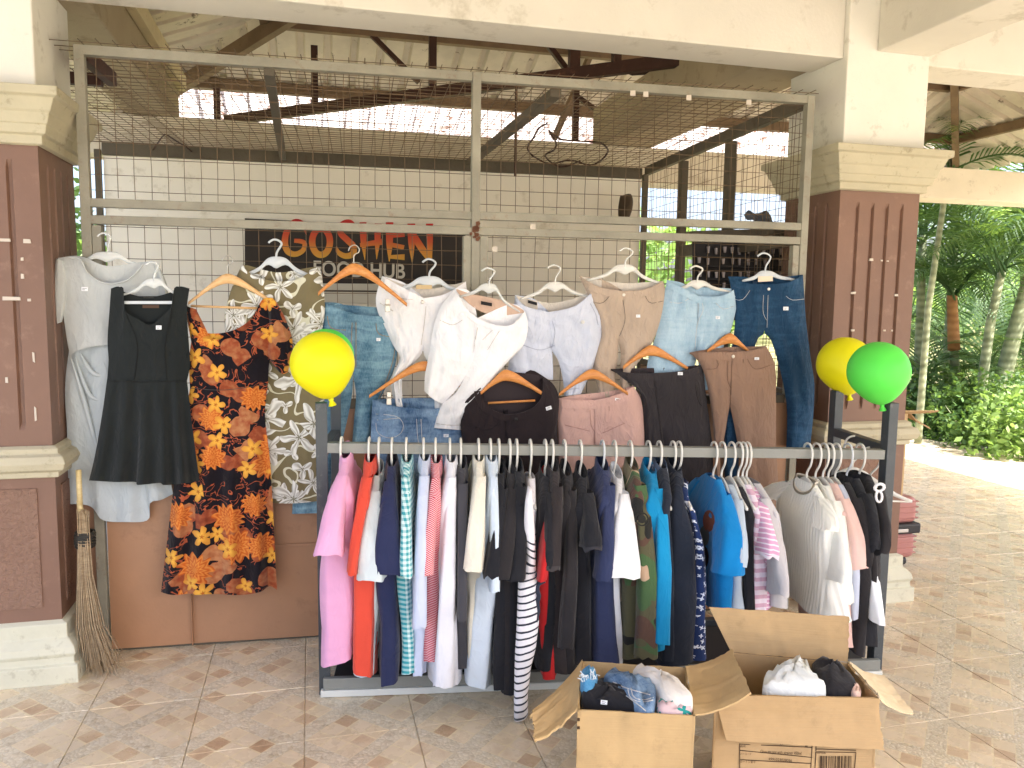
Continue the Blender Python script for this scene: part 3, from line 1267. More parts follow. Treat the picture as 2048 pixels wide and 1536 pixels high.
O_pts = [(790 + 66 * math.cos(a), 385 + 98 * math.sin(a)) for a in [-math.pi / 2 + k * math.pi / 8 for k in range(17)]]
letter('letter', [([(680, 335), (655, 255), (590, 240), (535, 310), (520, 395), (545, 460), (600, 478), (655, 450), (668, 400), (640, 382), (590, 378)], [4, 36, 44, 46, 48, 46, 40, 36, 34, 34, 30])], M_FLAME, .004)
letter('letter', [(O_pts, [48] * 17)], M_FLAME, .004)
letter('letter', [([(1058, 285), (1010, 240), (950, 255), (935, 318), (985, 372), (1030, 420), (1026, 476), (972, 492), (920, 465), (905, 420)], [6, 36, 44, 46, 46, 48, 46, 42, 34, 6])], M_FLAME, .004)
letter('letter', [([(1102, 240), (1106, 380), (1116, 520)], [52, 44, 4]), ([(1216, 250), (1210, 380), (1204, 515)], [52, 42, 4]), ([(1080, 410), (1245, 385)], [30, 46])], M_FLAME, .004)
letter('letter', [([(1300, 240), (1300, 400), (1298, 532)], [56, 48, 6]), ([(1285, 335), (1412, 328)], [46, 40]), ([(1300, 405), (1408, 428)], [34, 34]), ([(1306, 498), (1412, 500)], [26, 44])], M_FLAME, .004)
letter('letter', [([(1462, 250), (1464, 400), (1469, 545)], [58, 48, 4]), ([(1455, 300), (1530, 420), (1596, 512)], [50, 52, 44]), ([(1598, 250), (1600, 400), (1602, 510)], [54, 44, 30])], M_FLAME, .004)


def text_obj(name, s, size, extrude, mat, parent, m):
    cu = bpy.data.curves.new(name, 'FONT')
    cu.body = s
    cu.size = size
    cu.extrude = extrude
    cu.align_x = 'LEFT'
    ob = bpy.data.objects.new(name, cu)
    COL.objects.link(ob)
    bpy.context.view_layer.update()
    me = bpy.data.meshes.new_from_object(ob.evaluated_get(bpy.context.evaluated_depsgraph_get()))
    COL.objects.unlink(ob)
    bpy.data.objects.remove(ob)
    me.transform(m)
    me.materials.clear()
    me.materials.append(mat)
    o = bpy.data.objects.new(name, me)
    link(o, parent)
    return o


def text_between(name, s, p0, p1, height, nrm, mat, parent, bold=0.0, extrude=.001):
    """lettering from p0 to p1 on a surface whose outward normal is nrm"""
    cu = bpy.data.curves.new(name, 'FONT')
    cu.body = s
    cu.size = 1
    ob = bpy.data.objects.new(name, cu)
    COL.objects.link(ob)
    cu.offset = bold
    bpy.context.view_layer.update()
    me = bpy.data.meshes.new_from_object(ob.evaluated_get(bpy.context.evaluated_depsgraph_get()))
    COL.objects.unlink(ob)
    bpy.data.objects.remove(ob)
    xs = [v.co.x for v in me.vertices]
    ys = [v.co.y for v in me.vertices]
    if not xs:
        return None
    x0, x1, y0, y1 = min(xs), max(xs), min(ys), max(ys)
    ex = (p1 - p0)
    L = ex.length
    ex.normalize()
    ez = nrm.cross(ex).normalized()
    for v in me.vertices:
        v.co = p0 + ex * ((v.co.x - x0) / (x1 - x0) * L) + ez * ((v.co.y - y0) / max(1e-6, y1 - y0) * height) + nrm * extrude
    me.materials.clear()
    me.materials.append(mat)
    o = bpy.data.objects.new(name, me)
    link(o, parent)
    return o


M_SIGNW = plain('sign_letter_white', (206, 200, 186), .6)
p0, p1 = on_back(*bk(735, 640), .003), on_back(*bk(1415, 662), .003)
text_between('lettering', 'FOOD HUB', p0, p1, .105, -CG_N, M_SIGNW, sign, 0.02, .002)
# thin wire strung above the sign
b = MB()
pts = [on_back(*bk(x, y), .05) for x, y in ((215, 125), (600, 152), (1000, 178), (1400, 196), (1870, 216))]
b.tube(pts, .005, 5)
tag(b.build('strung_wire', M_STEEL), 'thin dark wire strung across the white board above the black sign', 'wire')

# ------------------------------------------------------------------ odds and ends inside and on the stall
# bent wire hanger on the roof mesh
b = MB()
pts = [at_z(x, y, ZT + .022) for x, y in ((284, 318), (302, 296), (322, 266), (329, 258), (338, 262), (352, 272), (372, 284), (398, 306))]
b.tube([p + Vector((0, 0, -.03)) for p in pts], .0045, 5)
tag(b.build('wire_hanger', M_STEEL), 'bent dark wire hanger caught in the mesh above the grey dress', 'hanger')
b = MB()
seq = [(1094, 247), (1078, 256), (1068, 274), (1056, 292), (1058, 304), (1072, 316), (1100, 328), (1140, 320), (1180, 330), (1205, 318), (1216, 300), (1200, 286), (1160, 282), (1120, 278), (1098, 262), (1112, 285), (1108, 300), (1090, 312), (1120, 334), (1160, 322)]
b.tube([at_z(x, y, ZT - .035 - .012 * math.sin(k * 1.9)) for k, (x, y) in enumerate(catmull(seq, 3))], .0055, 5)
tag(b.build('tangled_wire', M_STEEL), 'tangled loop of rusty wire lying in the roof mesh by the far corner', 'wire')


def lump(name, label, cat, px_poly, f, off, thick, mat, group=None):
    """a crumpled cloth: outline closed over a raised middle"""
    b = MB()
    P = catmull(px_poly + [px_poly[0]], 4)[:-1]
    cx = sum(p[0] for p in P) / len(P)
    cy_ = sum(p[1] for p in P) / len(P)
    rings = []
    nrm = (f(cx, cy_, off + .01) - f(cx, cy_, off)).normalized()
    for s, d in ((1.0, 0), (.93, .5), (.75, .85), (.45, 1.0), (.12, 1.05)):
        rings.append([f(cx + (x - cx) * s, cy_ + (y - cy_) * s, off) + nrm * (thick * d * (1 + .4 * noise.noise(Vector((x * .05, y * .05, s))))) for x, y in P])
    back = [[f(cx + (x - cx) * s, cy_ + (y - cy_) * s, off) - nrm * (thick * d) for x, y in P] for s, d in ((.12, .6), (.75, .5), (.93, .3))]
    b.rings(back + rings)
    o = b.build(name, mat, None, True)
    return tag(o, label, cat, group)


def on_side(px, py, off=0.0):
    """the side of the stall on the right"""
    p = cage(A1 - .03, 0, 0)
    return on_plane(px, py, p - CG_D * off, CG_D)


# board of little packets hanging at the right side
RB = .62


def on_rb(px, py, off=0.0):
    return on_plane(px, py, cage(0, RB - off, 0), CG_N)


disp = thing('packet_board', 'dark board with rows of small silver packets behind the wire at the right', 'display board', on_rb(1490, 520))
b = MB()
b.prism(*pxpoly([(1386, 478), (1582, 483), (1578, 640), (1386, 640)], 0, .012, on_rb))
b.build('board', plain('board_black', (46, 42, 42), .7), disp)
M_PACK = plain('silver_packet', (158, 148, 146), .35, .5, .3)
M_TRAY = plain('tray_black', (30, 28, 30), .5)
for rrow, (y0, hgt, n) in enumerate(((494, 17, 11), (515, 17, 11), (541, 17, 11), (566, 15, 10))):
    b = MB()
    b.prism(*pxpoly([(1392, y0 + hgt - 3), (1578, y0 + hgt), (1578, y0 + hgt + 4), (1392, y0 + hgt + 1)], .03, .028, on_rb))
    b.build('shelf_strip', M_TRAY, disp)
    for k in range(n):
        if rng.random() < .12:
            continue
        x = 1400 + k * 16.2 + rng.uniform(-2, 2)
        y = y0 + k * .35 + rng.uniform(-2, 2)
        w = rng.uniform(2.0, 3.6)
        h = hgt * rng.uniform(.6, .95)
        b = MB()
        b.prism(*pxpoly([(x - w, y), (x + w, y), (x + w * .55, y + h), (x - w * .55, y + h)], .026, .012, on_rb))
        b.build('packet', M_PACK, disp)
M_GREYCL = fabric('grey_rag_cloth', (92, 96, 104))
lump('rag', 'grey cloth bundled on the ledge above the packet board', 'rag', [(1488, 430), (1497, 420), (1508, 427), (1520, 426), (1532, 421), (1542, 432), (1548, 447), (1570, 450), (1572, 458), (1515, 458), (1508, 441), (1494, 440)], on_rb, .03, .05, M_GREYCL)
b = MB()
b.prism(*pxpoly([(1384, 462), (1584, 456), (1586, 474), (1384, 478)], .06, .10, on_rb))
tag(b.build('ledge', M_CAGE_DARK), 'narrow dark ledge above the packet board', 'ledge')
lump('rag', 'dark cloth hanging in the back corner of the stall beside the white board', 'rag', [(1240, 392), (1262, 388), (1266, 410), (1258, 436), (1240, 442), (1236, 420)], on_back, .12, .04, fabric('brown_rag_cloth', (74, 62, 50)))


# ------------------------------------------------------------------ cloth helpers
def resample(poly, n, smooth=True):
    P = catmull(poly, 6) if smooth and len(poly) > 2 else list(poly)
    L = [0.0]
    for a, c in zip(P[:-1], P[1:]):
        L.append(L[-1] + math.hypot(c[0] - a[0], c[1] - a[1]))
    T = L[-1] or 1e-6
    out, k = [], 0
    for i in range(n + 1):
        t = T * i / n
        while k < len(P) - 2 and L[k + 1] < t:
            k += 1
        f = (t - L[k]) / max(1e-9, L[k + 1] - L[k])
        out.append((P[k][0] + (P[k + 1][0] - P[k][0]) * f, P[k][1] + (P[k + 1][1] - P[k][1]) * f))
    return out


def coons(left, right, top=(), bot=(), n=18, m=26):
    Lp, Rp = resample(left, m), resample(right, m)
    Tp = resample([left[0]] + list(top) + [right[0]], n)
    Bp = resample([left[-1]] + list(bot) + [right[-1]], n)
    g = []
    for i in range(n + 1):
        s = i / n
        col = []
        for j in range(m + 1):
            t = j / m
            q = []
            for k in (0, 1):
                c = (1 - s) * Lp[j][k] + s * Rp[j][k] + (1 - t) * Tp[i][k] + t * Bp[i][k]
                c -= (1 - s) * (1 - t) * left[0][k] + s * (1 - t) * right[0][k] + (1 - s) * t * left[-1][k] + s * t * right[-1][k]
                q.append(c)
            col.append(tuple(q))
        g.append(col)
    return g


SEED = [0]
UVO = cage(0, 0, 0)


def uv_of(p):
    d = p - UVO
    return (d.dot(CG_D), d.z)


def panel(b, left, right, top=(), bot=(), topb=None, off=.05, th=.025, edge=(0, 0), fold=.006, ff=(6, 1.2), pleat=None, n=18, m=26, back=True, f=on_cage, backth=.4, side=.32):
    """front and back layer of a hanging garment between four outlines traced on its plane"""
    SEED[0] += 1
    sd = SEED[0] * 3.17
    wl, wr = edge
    th *= .8

    def wgt(w, t):
        return w(t) if callable(w) else w

    def disp(s, t):
        a = 1 - (1 - wgt(wl, t)) * (1 - min(1, s / side)) ** 2.2 - (1 - wgt(wr, t)) * (1 - min(1, (1 - s) / side)) ** 2.2
        d = th * a
        d += fold * noise.noise(Vector((s * ff[0], t * ff[1], sd))) * (0.35 + a * .65)
        d += fold * .5 * noise.noise(Vector((s * ff[0] * 2.3 + t * 1.5, t * ff[1] * 2.6, sd + 9))) * (0.3 + a * .7)
        if pleat:
            amp, cnt, pw = pleat
            w = s * cnt + .25 * noise.noise(Vector((s * 3, t * .8, sd)))
            d += amp * (t ** pw) * math.sin(2 * math.pi * w)
        return d
    g = coons(left, right, top, bot, n, m)
    F = [[f(*g[i][j], off + disp(i / n, j / m)) for j in range(m + 1)] for i in range(n + 1)]
    b.grid(F, [[uv_of(p) for p in c] for c in F], flip=False)
    if back:
        g2 = coons(left, right, top if topb is None else topb, bot, n, m)
        Bk = []
        for i in range(n + 1):
            s = i / n
            col = []
            for j in range(m + 1):
                t = j / m
                e = 1 if 0 < i < n else 0
                a = 1 - (1 - wgt(wl, t)) * (1 - min(1, s / side)) ** 2.2 - (1 - wgt(wr, t)) * (1 - min(1, (1 - s) / side)) ** 2.2
                dz = disp(s, t) if not e else -(th * backth * a) - .002
                col.append(f(*g2[i][j], off + dz))
            Bk.append(col)
        b.grid(Bk, [[uv_of(p) for p in c] for c in Bk], flip=True)
    return F


def hit(bv, px, py, lift=.002):
    d = ray(px, py).normalized()
    r_ = bv.ray_cast(CAM_O, d)
    if r_[0] is None:
        return None
    nn = r_[1]
    if nn.dot(d) > 0:
        nn = -nn
    return r_[0] - d * lift * .5 + nn * lift * .5


def seam(b, bv, pts, r=.0013, lift=.0015, fb=.07):
    P = resample(pts, max(4, int(sum(math.hypot(c[0] - a[0], c[1] - a[1]) for a, c in zip(pts[:-1], pts[1:])) / 7)))
    run = []
    for x, y in P:
        h = hit(bv, x, y, lift)
        if h is None:
            if len(run) > 1:
                b.tube(run, r, 4)
            run = []
        else:
            run.append(h)
    if len(run) > 1:
        b.tube(run, r, 4)


def applique(b, bv, left, right, top=(), bot=(), n=8, m=3, lift=.004):
    g = coons(left, right, top, bot, n, m)
    G = []
    for c in g:
        col = []
        for x, y in c:
            h = hit(bv, x, y, lift)
            if h is None:
                return False
            col.append(h)
        G.append(col)
    b.grid(G, [[uv_of(p) for p in c] for c in G])
    # turned edge back to the cloth
    rim = [G[i][0] for i in range(len(G))] + [G[-1][j] for j in range(1, len(G[0]))] + [G[i][-1] for i in range(len(G) - 2, -1, -1)] + [G[0][j] for j in range(len(G[0]) - 2, 0, -1)]
    dn = CG_N * (lift * .9)
    k = len(rim)
    b.add(rim + [p + dn for p in rim], [(i, (i + 1) % k, (i + 1) % k + k, i + k) for i in range(k)])
    return True


M_STICK = plain('white_sticker', (236, 238, 240), .5)
M_INK = plain('sticker_ink', (90, 92, 100), .6)
M_METAL = plain('bright_metal', (196, 190, 180), .3, .5, .9)
M_WOOD = None


def wood_mat(name, a, c):
    m = Mat(name, 0.42, 0.45)
    p = m.mapping(m.pos(), (9, 9, 30))
    n = m.noise(p, 3, 5, 0.6, 1.2)
    m.color(m.ramp(n, [(0.3, lin(a)), (0.7, lin(c))]))
    return m.m


M_WOOD = wood_mat('hanger_wood', (190, 118, 58), (216, 150, 82))
M_PALEWOOD = wood_mat('pale_hanger_wood', (206, 160, 104), (228, 190, 138))
M_HWHITE = plain('white_plastic', (212, 211, 204), .4, .5)
M_HGREY = plain('grey_plastic', (196, 202, 206), .4, .5)


def clear_plastic():
    m = Mat('milky_plastic', 0.3, 0.5)
    m.color(lin((226, 230, 228)))
    tr = m.n('BsdfTransparent')
    mx = m.n('MixShader', i_0=0.62)
    m.l(tr.outputs[0], mx.inputs[1])
    m.l(m.b.outputs[0], mx.inputs[2])
    m.l(mx.outputs[0], m.t.nodes['Material Output'].inputs[0])
    return m.m


M_HCLEAR = clear_plastic()


def sticker(parent, bv, x, y, w=12, h=8, rot=0.0):
    b = MB()
    c, s = math.cos(rot), math.sin(rot)
    q = [(x + dx * c - dy * s, y + dx * s + dy * c) for dx, dy in ((-w / 2, -h / 2), (w / 2, -h / 2), (w / 2, h / 2), (-w / 2, h / 2))]
    P = [hit(bv, *p, .004) for p in q]
    if None in P:
        return
    cen = sum(P, Vector()) / 4
    lift = -CG_N * .0015
    b.prism([p + lift for p in P], CG_N * .001)
    st = b.build('price_sticker', M_STICK, parent)
    b = MB()
    ex, ez = (P[1] - P[0]), (P[3] - P[0])
    for k, (u0, u1) in enumerate(((.15, .8), (.15, .6))):
        o = P[0] + ez * (.3 + .35 * k) + lift * 1.4
        b.prism([o + ex * u0, o + ex * u1, o + ex * u1 + ez * .1, o + ex * u0 + ez * .1], CG_N * .0003)
    b.build('sticker_print', M_INK, st)


def hook(b, P, r=.003):
    b.tube(P, r, 6)


def flat_shape(b, up, lo, off, thick, f=on_cage, n=30):
    """a slab between an upper and a lower outline, rounded a little at its edges"""
    U, Lo = resample(up, n), resample(lo, n)
    rings = []
    for (ux, uy), (lx, ly) in zip(U, Lo):
        mx, my = (ux + lx) / 2, (uy + ly) / 2
        ring = []
        for (a, d) in ((1, 0), (.86, .5), (-.86, .5), (-1, 0), (-.86, -.5), (.86, -.5)):
            ring.append(f(mx + (ux - mx) * a, my + (uy - my) * a, off + thick * d))
        rings.append(ring)
    b.rings(rings)


def wood_hanger(label, apex, lt, rt, off, top=14, bar=None, clips=(), hookto=None, pale=False, drop=.5):
    """wooden hanger: apex and tips give the top edge"""
    ax, ay = apex
    t = thing('wooden_hanger', label, 'hanger', on_cage(ax, ay, off), 'wooden hangers on the stall front')
    mat = M_PALEWOOD if pale else M_WOOD

    def arm(tip):
        tx, ty = tip
        return [(tx, ty), (tx + (ax - tx) * .42, ty + (ay - ty) * (.42 + .06)), (tx + (ax - tx) * .75, ty + (ay - ty) * (.75 + .10)), (ax, ay)]
    up = arm(lt) + arm(rt)[-2::-1]
    k = top
    def low(p, i, n):
        w = (k * (.45 + .9 * math.sin(math.pi * i / (n - 1)) ** 2))
        return (p[0] + (3 if i < n / 2 else -3) * (1 - abs(2 * i / (n - 1) - 1)) * 0, p[1] + w)
    lo = [low(p, i, len(up)) for i, p in enumerate(up)]
    b = MB()
    flat_shape(b, up, lo, off, .012)
    b.build('body', mat, t, True)
    if hookto:
        b = MB()
        hx, hy = hookto
        s = 1
        pts = [(ax, ay + 4), (ax, ay - (ay - hy) * .45), (ax + 9 * s, ay - (ay - hy) * .62), (ax + 10 * s, hy + 5), (ax + 2 * s, hy - 2), (ax - 8 * s, hy + 2), (ax - 11 * s, hy + 10)]
        b.tube([on_cage(x, y, off) for x, y in catmull(pts, 4)], .0022, 6)
        b.build('hook', M_METAL, t, True)
    if bar:
        b = MB()
        b.tube([on_cage(x, y, off) for x, y in bar], .005, 8)
        b.build('bar', mat, t, True)
    for cx, cy_ in clips:
        b = MB()
        P = [on_cage(cx + dx, cy_ + dy, off + .022) for dx, dy in ((-4, -14), (4, -14), (5, 12), (-5, 12))]
        b.prism(P, CG_N * .03)
        b.tube([on_cage(cx - 6, cy_ - 2, off + .03), on_cage(cx + 6, cy_ - 2, off + .03)], .004, 6)
        bevel(b.build('clip', M_METAL, t), .002)
    return t


def plastic_hanger(label, apex, lt, rt, off, hooktop, mat, th=10, hook_side=1, bar=False):
    ax, ay = apex
    t = thing('plastic_hanger', label, 'hanger', on_cage(ax, ay, off), 'plastic hangers on the stall front')

    def arm(tip, w):
        tx, ty = tip
        return [(tx, ty), (tx + (ax - tx) * .5, ty + (ay - ty) * .42), (tx + (ax - tx) * .74, ty + (ay - ty) * .86), (tx + (ax - tx) * .86, ty + (ay - ty) * .98), (ax, ay)]
    up = arm(lt, 0) + arm(rt, 0)[-2::-1]
    n = len(up)
    ws = [4, 8, 11, 16, 22, 16, 11, 8, 4]
    lo = [(x, y + w * th / 10) for (x, y), w in zip(up, ws)]
    b = MB()
    flat_shape(b, up, lo, off, .006)
    if bar:
        b.tube([on_cage(lt[0] + 6, lt[1] + 8, off), on_cage(rt[0] - 6, rt[1] + 8, off)], .003, 6)
    b.build('body', mat, t, True)
    hx, hy = hooktop
    s = hook_side
    d = (ay - hy)
    pts = [(ax, ay + 6), (ax + 2 * s, ay - d * .25), (hx + 11 * s, hy + d * .42), (hx + 13 * s, hy + d * .22), (hx + 7 * s, hy + 2), (hx - 2 * s, hy), (hx - 10 * s, hy + 4), (hx - 13 * s, hy + d * .2)]
    b = MB()
    b.tube([on_cage(x, y, off) for x, y in catmull(pts, 5)], .0048, 8, flat=.8)
    b.build('hook', mat, t, True)
    return t


class Garment:
    def __init__(self, name, label, cat, at, group, off):
        self.t = thing(name, label, cat, on_cage(*at, off), group)
        self.b = MB()
        self.bv = None

    def body(self, name, mat):
        self.o = self.b.build(name, mat, self.t, True)
        self.bv = self.b.bvh()
        return self

    def extra(self, name, mat, fn, smooth=True, parent=None):
        b = MB()
        fn(b)
        if b.v:
            return b.build(name, mat, parent or self.t, smooth)

    def seams(self, mat, lines, r=.0013, name='stitching'):
        def go(b):
            for l in lines:
                seam(b, self.bv, l, r)
        o = self.extra(name, mat, go)
        if o is not None:
            o['kind'] = 'stuff'
        return o

    def patch(self, name, mat, left, right, top=(), bot=(), n=10, m=3, lift=.004):
        b = MB()
        if applique(b, self.bv, left, right, top, bot, n, m, lift):
            return b.build(name, mat, self.t, True)

    def tag(self, x, y, w=12, h=8, rot=0.0):
        sticker(self.t, self.bv, x, y, w, h, rot)
        return self

    def button(self, x, y, mat=None, r=.0085):
        p = hit(self.bv, x, y, .004)
        if p is None:
            return self
        b = MB()
        rings = []
        for rr, h in ((r, -.003), (r, .002), (r * .7, .0035), (r * .2, .003)):
            rings.append([p + CG_D * (rr * math.cos(q * .785)) + Vector((0, 0, rr * math.sin(q * .785))) - CG_N * h for q in range(8)])
        b.rings(rings)
        b.build('button', mat or M_METAL, self.t, True)
        return self


TROUSERS = 'trousers and shorts hung on the stall front'
DRESSES = 'dresses hung on the stall front'


def trousers(name, label, mat, OL, OR, WM, WB, CR, IL, IR, off, th=.03, hang='trousers', fold=.008, tl=(), tr=(), bl=(), br=(), tbl=(), tbr=(), band=15, band_mat=None, n=14, m=34, ff=(5, 5), inner_mat=None, botl=(), botr=()):
    """two half fronts that share the fly line and part below the crotch, with their backs"""
    G = Garment(name, label, hang, WM, TROUSERS, off)

    def frac(poly_a, poly_b):
        la = sum(math.hypot(c[0] - a[0], c[1] - a[1]) for a, c in zip(poly_a[:-1], poly_a[1:]))
        lb = sum(math.hypot(c[0] - a[0], c[1] - a[1]) for a, c in zip(poly_b[:-1], poly_b[1:]))
        return la / (la + lb)
    cl, cr_ = [WM, CR], [WM, CR]
    inl, inr = [WM, ((WM[0] + CR[0]) / 2, (WM[1] + CR[1]) / 2), CR] + list(IL), [WM, ((WM[0] + CR[0]) / 2, (WM[1] + CR[1]) / 2), CR] + list(IR)
    fl, fr = frac([WM, CR], [CR] + list(IL)), frac([WM, CR], [CR] + list(IR))

    def w(tc):
        return lambda t: .8 if t < tc * .75 else max(0.0, .8 * (1 - (t - tc * .75) / max(.01, tc * .35)))
    panel(G.b, OL, inl, tl, botl, tbl if tbl else [((OL[0][0] + WB[0]) / 2, (OL[0][1] + WB[1]) / 2)], off, th, (0, w(fl)), fold, ff, None, n, m)
    panel(G.b, inr, OR, tr, botr, tbr if tbr else None, off, th, (w(fr), 0), fold, ff, None, n, m)
    G.body('body', mat)
    # back of the waist showing above the front
    bb = MB()
    lo_l = [OL[0], (OL[0][0] + (WB[0] - OL[0][0]) * .5, OL[0][1] + (WB[1] - OL[0][1]) * .8)]
    top = [OL[0], ((OL[0][0] * .55 + WB[0] * .45), OL[0][1] * .4 + WB[1] * .6), WB, ((OR[0][0] * .55 + WB[0] * .45), OR[0][1] * .4 + WB[1] * .6), OR[0]]
    P = resample(top, 22)
    dep = 34
    g = []
    for i, (x, y) in enumerate(P):
        s = i / 22
        e = math.sin(math.pi * s)
        g.append([on_cage(x, y + dep * e * k / 3 + (1 - e) * k, off - .004 - th * .35 * e) for k in range(4)])
    bb.grid(g, [[uv_of(p) for p in c] for c in g])
    g2 = [[p + CG_N * .004 for p in c] for c in g]
    bb.grid(g2, [[uv_of(p) for p in c] for c in g2], flip=True)
    bb.build('waist_back', inner_mat or mat, G.t, True)
    if band:
        lft = [OL[0]] + list(tl) + [WM]
        rgt = [WM] + list(tr) + [OR[0]]
        line = resample(lft, 10)[:-1] + resample(rgt, 10)
        dn = []
        k = len(line)
        def go(b):
            G_ = []
            for i, (x, y) in enumerate(line):
                a, c = line[max(i - 1, 0)], line[min(i + 1, k - 1)]
                dx, dy = c[0] - a[0], c[1] - a[1]
                l = math.hypot(dx, dy) or 1
                nx, ny = -dy / l, dx / l
                col = []
                for q in (1.5, band * .5, band):
                    h = hit(G.bv, x + nx * q, y + ny * q, .005)
                    if h is None:
                        break
                    col.append(h)
                if len(col) == 3:
                    G_.append(col)
                else:
                    if len(G_) > 1:
                        emit(b, G_)
                    G_ = []
            if len(G_) > 1:
                emit(b, G_)

        def emit(b, G_):
            b.grid(G_, [[uv_of(p) for p in c] for c in G_])
            for kk in (0, -1):
                e = [[c[kk], c[kk] + CG_N * .005] for c in G_]
                b.grid(e, [[uv_of(p) for p in c] for c in e])
        G.extra('waistband', band_mat or mat, go)
    return G


# ------------------------------------------------------------------ dresses on the left of the stall
F_GREY = fabric('grey_jersey', (186, 190, 188), fold=.3)
F_GREY2 = fabric('grey_jersey_skirt', (182, 190, 192), fold=.35)
F_BLACK = fabric('black_dress_cloth', (34, 38, 38), fold=.25, var=.2)
F_LILY = lily_print('khaki_lily_print')
F_AUTUMN = autumn_print('orange_flower_print')
M_THREAD_L = plain('light_thread', (196, 196, 196), .8)
M_THREAD_D = plain('dark_thread', (70, 66, 62), .8)
M_THREAD_O = plain('ochre_thread', (158, 126, 82), .8)
M_BLACKLAB = plain('black_label', (28, 27, 30), .8)

plastic_hanger('milky plastic hanger under the long grey dress', (215, 503), (112, 532), (312, 536), .035, (208, 466), M_HCLEAR)
G = Garment('grey_dress', 'long pale grey dress with a cropped top layer and a draped skirt', 'dress', (205, 560), DRESSES, .05)
panel(G.b, [(150, 640), (138, 700), (130, 780), (134, 860), (134, 940), (132, 1008)], [(330, 640), (332, 760), (335, 880), (338, 940), (346, 988)],
      bot=[(180, 1012), (205, 1040), (250, 1044), (296, 1040), (300, 1006), (322, 1000)], off=.035, th=.03, fold=.020, ff=(5, 1.5), pleat=(.010, 4, 1.0), n=36, m=34)
G.body('skirt', F_GREY2)


def crop_top(b):
    panel(b, [(116, 516), (122, 560), (126, 620), (134, 680), (141, 716)], [(312, 524), (322, 580), (330, 640), (330, 690)],
          top=[(138, 514), (160, 516), (176, 545), (210, 565), (250, 560), (276, 540), (284, 528)], bot=[(150, 703), (180, 694), (215, 690), (270, 690)], topb=[(160, 512), (215, 532), (284, 524)],
          off=.06, th=.024, fold=.008, ff=(4, 3), n=44, m=24)
    panel(b, [(112, 517), (106, 560), (104, 600), (112, 648)], [(128, 522), (134, 570), (132, 610), (124, 644)], off=.062, th=.022, fold=.005, n=8, m=12)
    panel(b, [(306, 526), (316, 560), (316, 610), (318, 640)], [(320, 536), (334, 570), (338, 610), (340, 640)], off=.055, th=.02, fold=.005, n=8, m=12)


G.extra('crop_top', F_GREY, crop_top)
# draped folds under the crop top
for k, (pts, r_) in enumerate((([(142, 716), (165, 790), (190, 880), (214, 960)], .010), ([(160, 705), (185, 745), (218, 752)], .010), ([(150, 712), (180, 790), (222, 800)], .009))):
    b = MB()
    P = catmull(pts, 6)
    n_ = len(P)
    b.tube([on_cage(x, y, .062) for x, y in P], [r_ * (.25 + .75 * math.sin(math.pi * i / (n_ - 1))) for i in range(n_)], 8)
    b.build('drape_fold', F_GREY2, G.t, True)
G.bv = None
b = MB()
tb_ = MB(); crop_top(tb_)
sticker(G.t, tb_.bvh(), 170, 578, 13, 8)
b.tube([on_cage(x, y, .088) for x, y in catmull([(140, 516), (160, 518), (176, 547), (210, 567), (250, 562), (276, 541), (286, 528)], 4)], .0035, 6)
b.build('neck_band', F_GREY, G.t, True)

plastic_hanger('milky plastic hanger above the neckline of the black dress', (308, 556), (238, 590), (372, 592), .135, (304, 524), M_HCLEAR)
b = MB()
b.box((-.5, 0, 0), (.5, 1, 1), lambda x, y, z: on_cage(247 + (x + .5) * 97, 608 - z * 6, .152 - y * .006))
tag(b.build('hanger_bar', M_HGREY), 'pale grey hanger bar across the neckline of the black dress', 'hanger bar')
G = Garment('black_dress', 'sleeveless black dress with a square sweetheart neckline and pleated skirt', 'dress', (300, 640), DRESSES, .14)
panel(G.b, [(222, 577), (219, 620), (215, 680), (217, 722), (214, 762)], [(379, 577), (374, 620), (378, 690), (380, 730), (374, 762)],
      top=[(234, 576), (246, 574), (248, 596), (251, 622), (272, 636), (300, 650), (322, 634), (342, 612), (346, 590), (350, 574), (364, 574)],
      topb=[(240, 574), (252, 600), (300, 606), (342, 600), (356, 574)], off=.142, th=.03, edge=(0, 0), fold=.005, n=48, m=22)
panel(G.b, [(214, 760), (204, 830), (190, 910), (178, 961)], [(374, 760), (382, 830), (392, 910), (399, 962)], bot=[(230, 964), (272, 964), (275, 970), (320, 966), (326, 970), (360, 968)],
      off=.142, th=.034, fold=.012, ff=(6, .8), pleat=(.020, 5, .7), n=60, m=26)
G.body('body', F_BLACK)
b = MB()
b.grid([[on_cage(244 + 104 * i / 12, 582 + 62 * j / 6 + (12 * math.sin(math.pi * i / 12) if j == 0 else 0), .137) for j in range(7)] for i in range(13)])
b.grid([[on_cage(244 + 104 * i / 12, 582 + 62 * j / 6 + (12 * math.sin(math.pi * i / 12) if j == 0 else 0), .134) for j in range(7)] for i in range(13)], flip=True)
b.build('back_lining', F_BLACK, G.t, True)
G.seams(plain('black_thread', (16, 18, 18), .9), [[(216, 762), (300, 764), (372, 762)], [(252, 628), (275, 690), (268, 760)], [(344, 618), (330, 690), (334, 760)]], .0016)
b = MB()
b.prism([on_cage(x, y, .1395) for x, y in ((285, 610), (318, 610), (318, 616), (285, 616))], CG_N * .001)
b.build('size_label', plain('brown_label', (84, 62, 48), .8), G.t)
G.tag(318, 655, 11, 8)

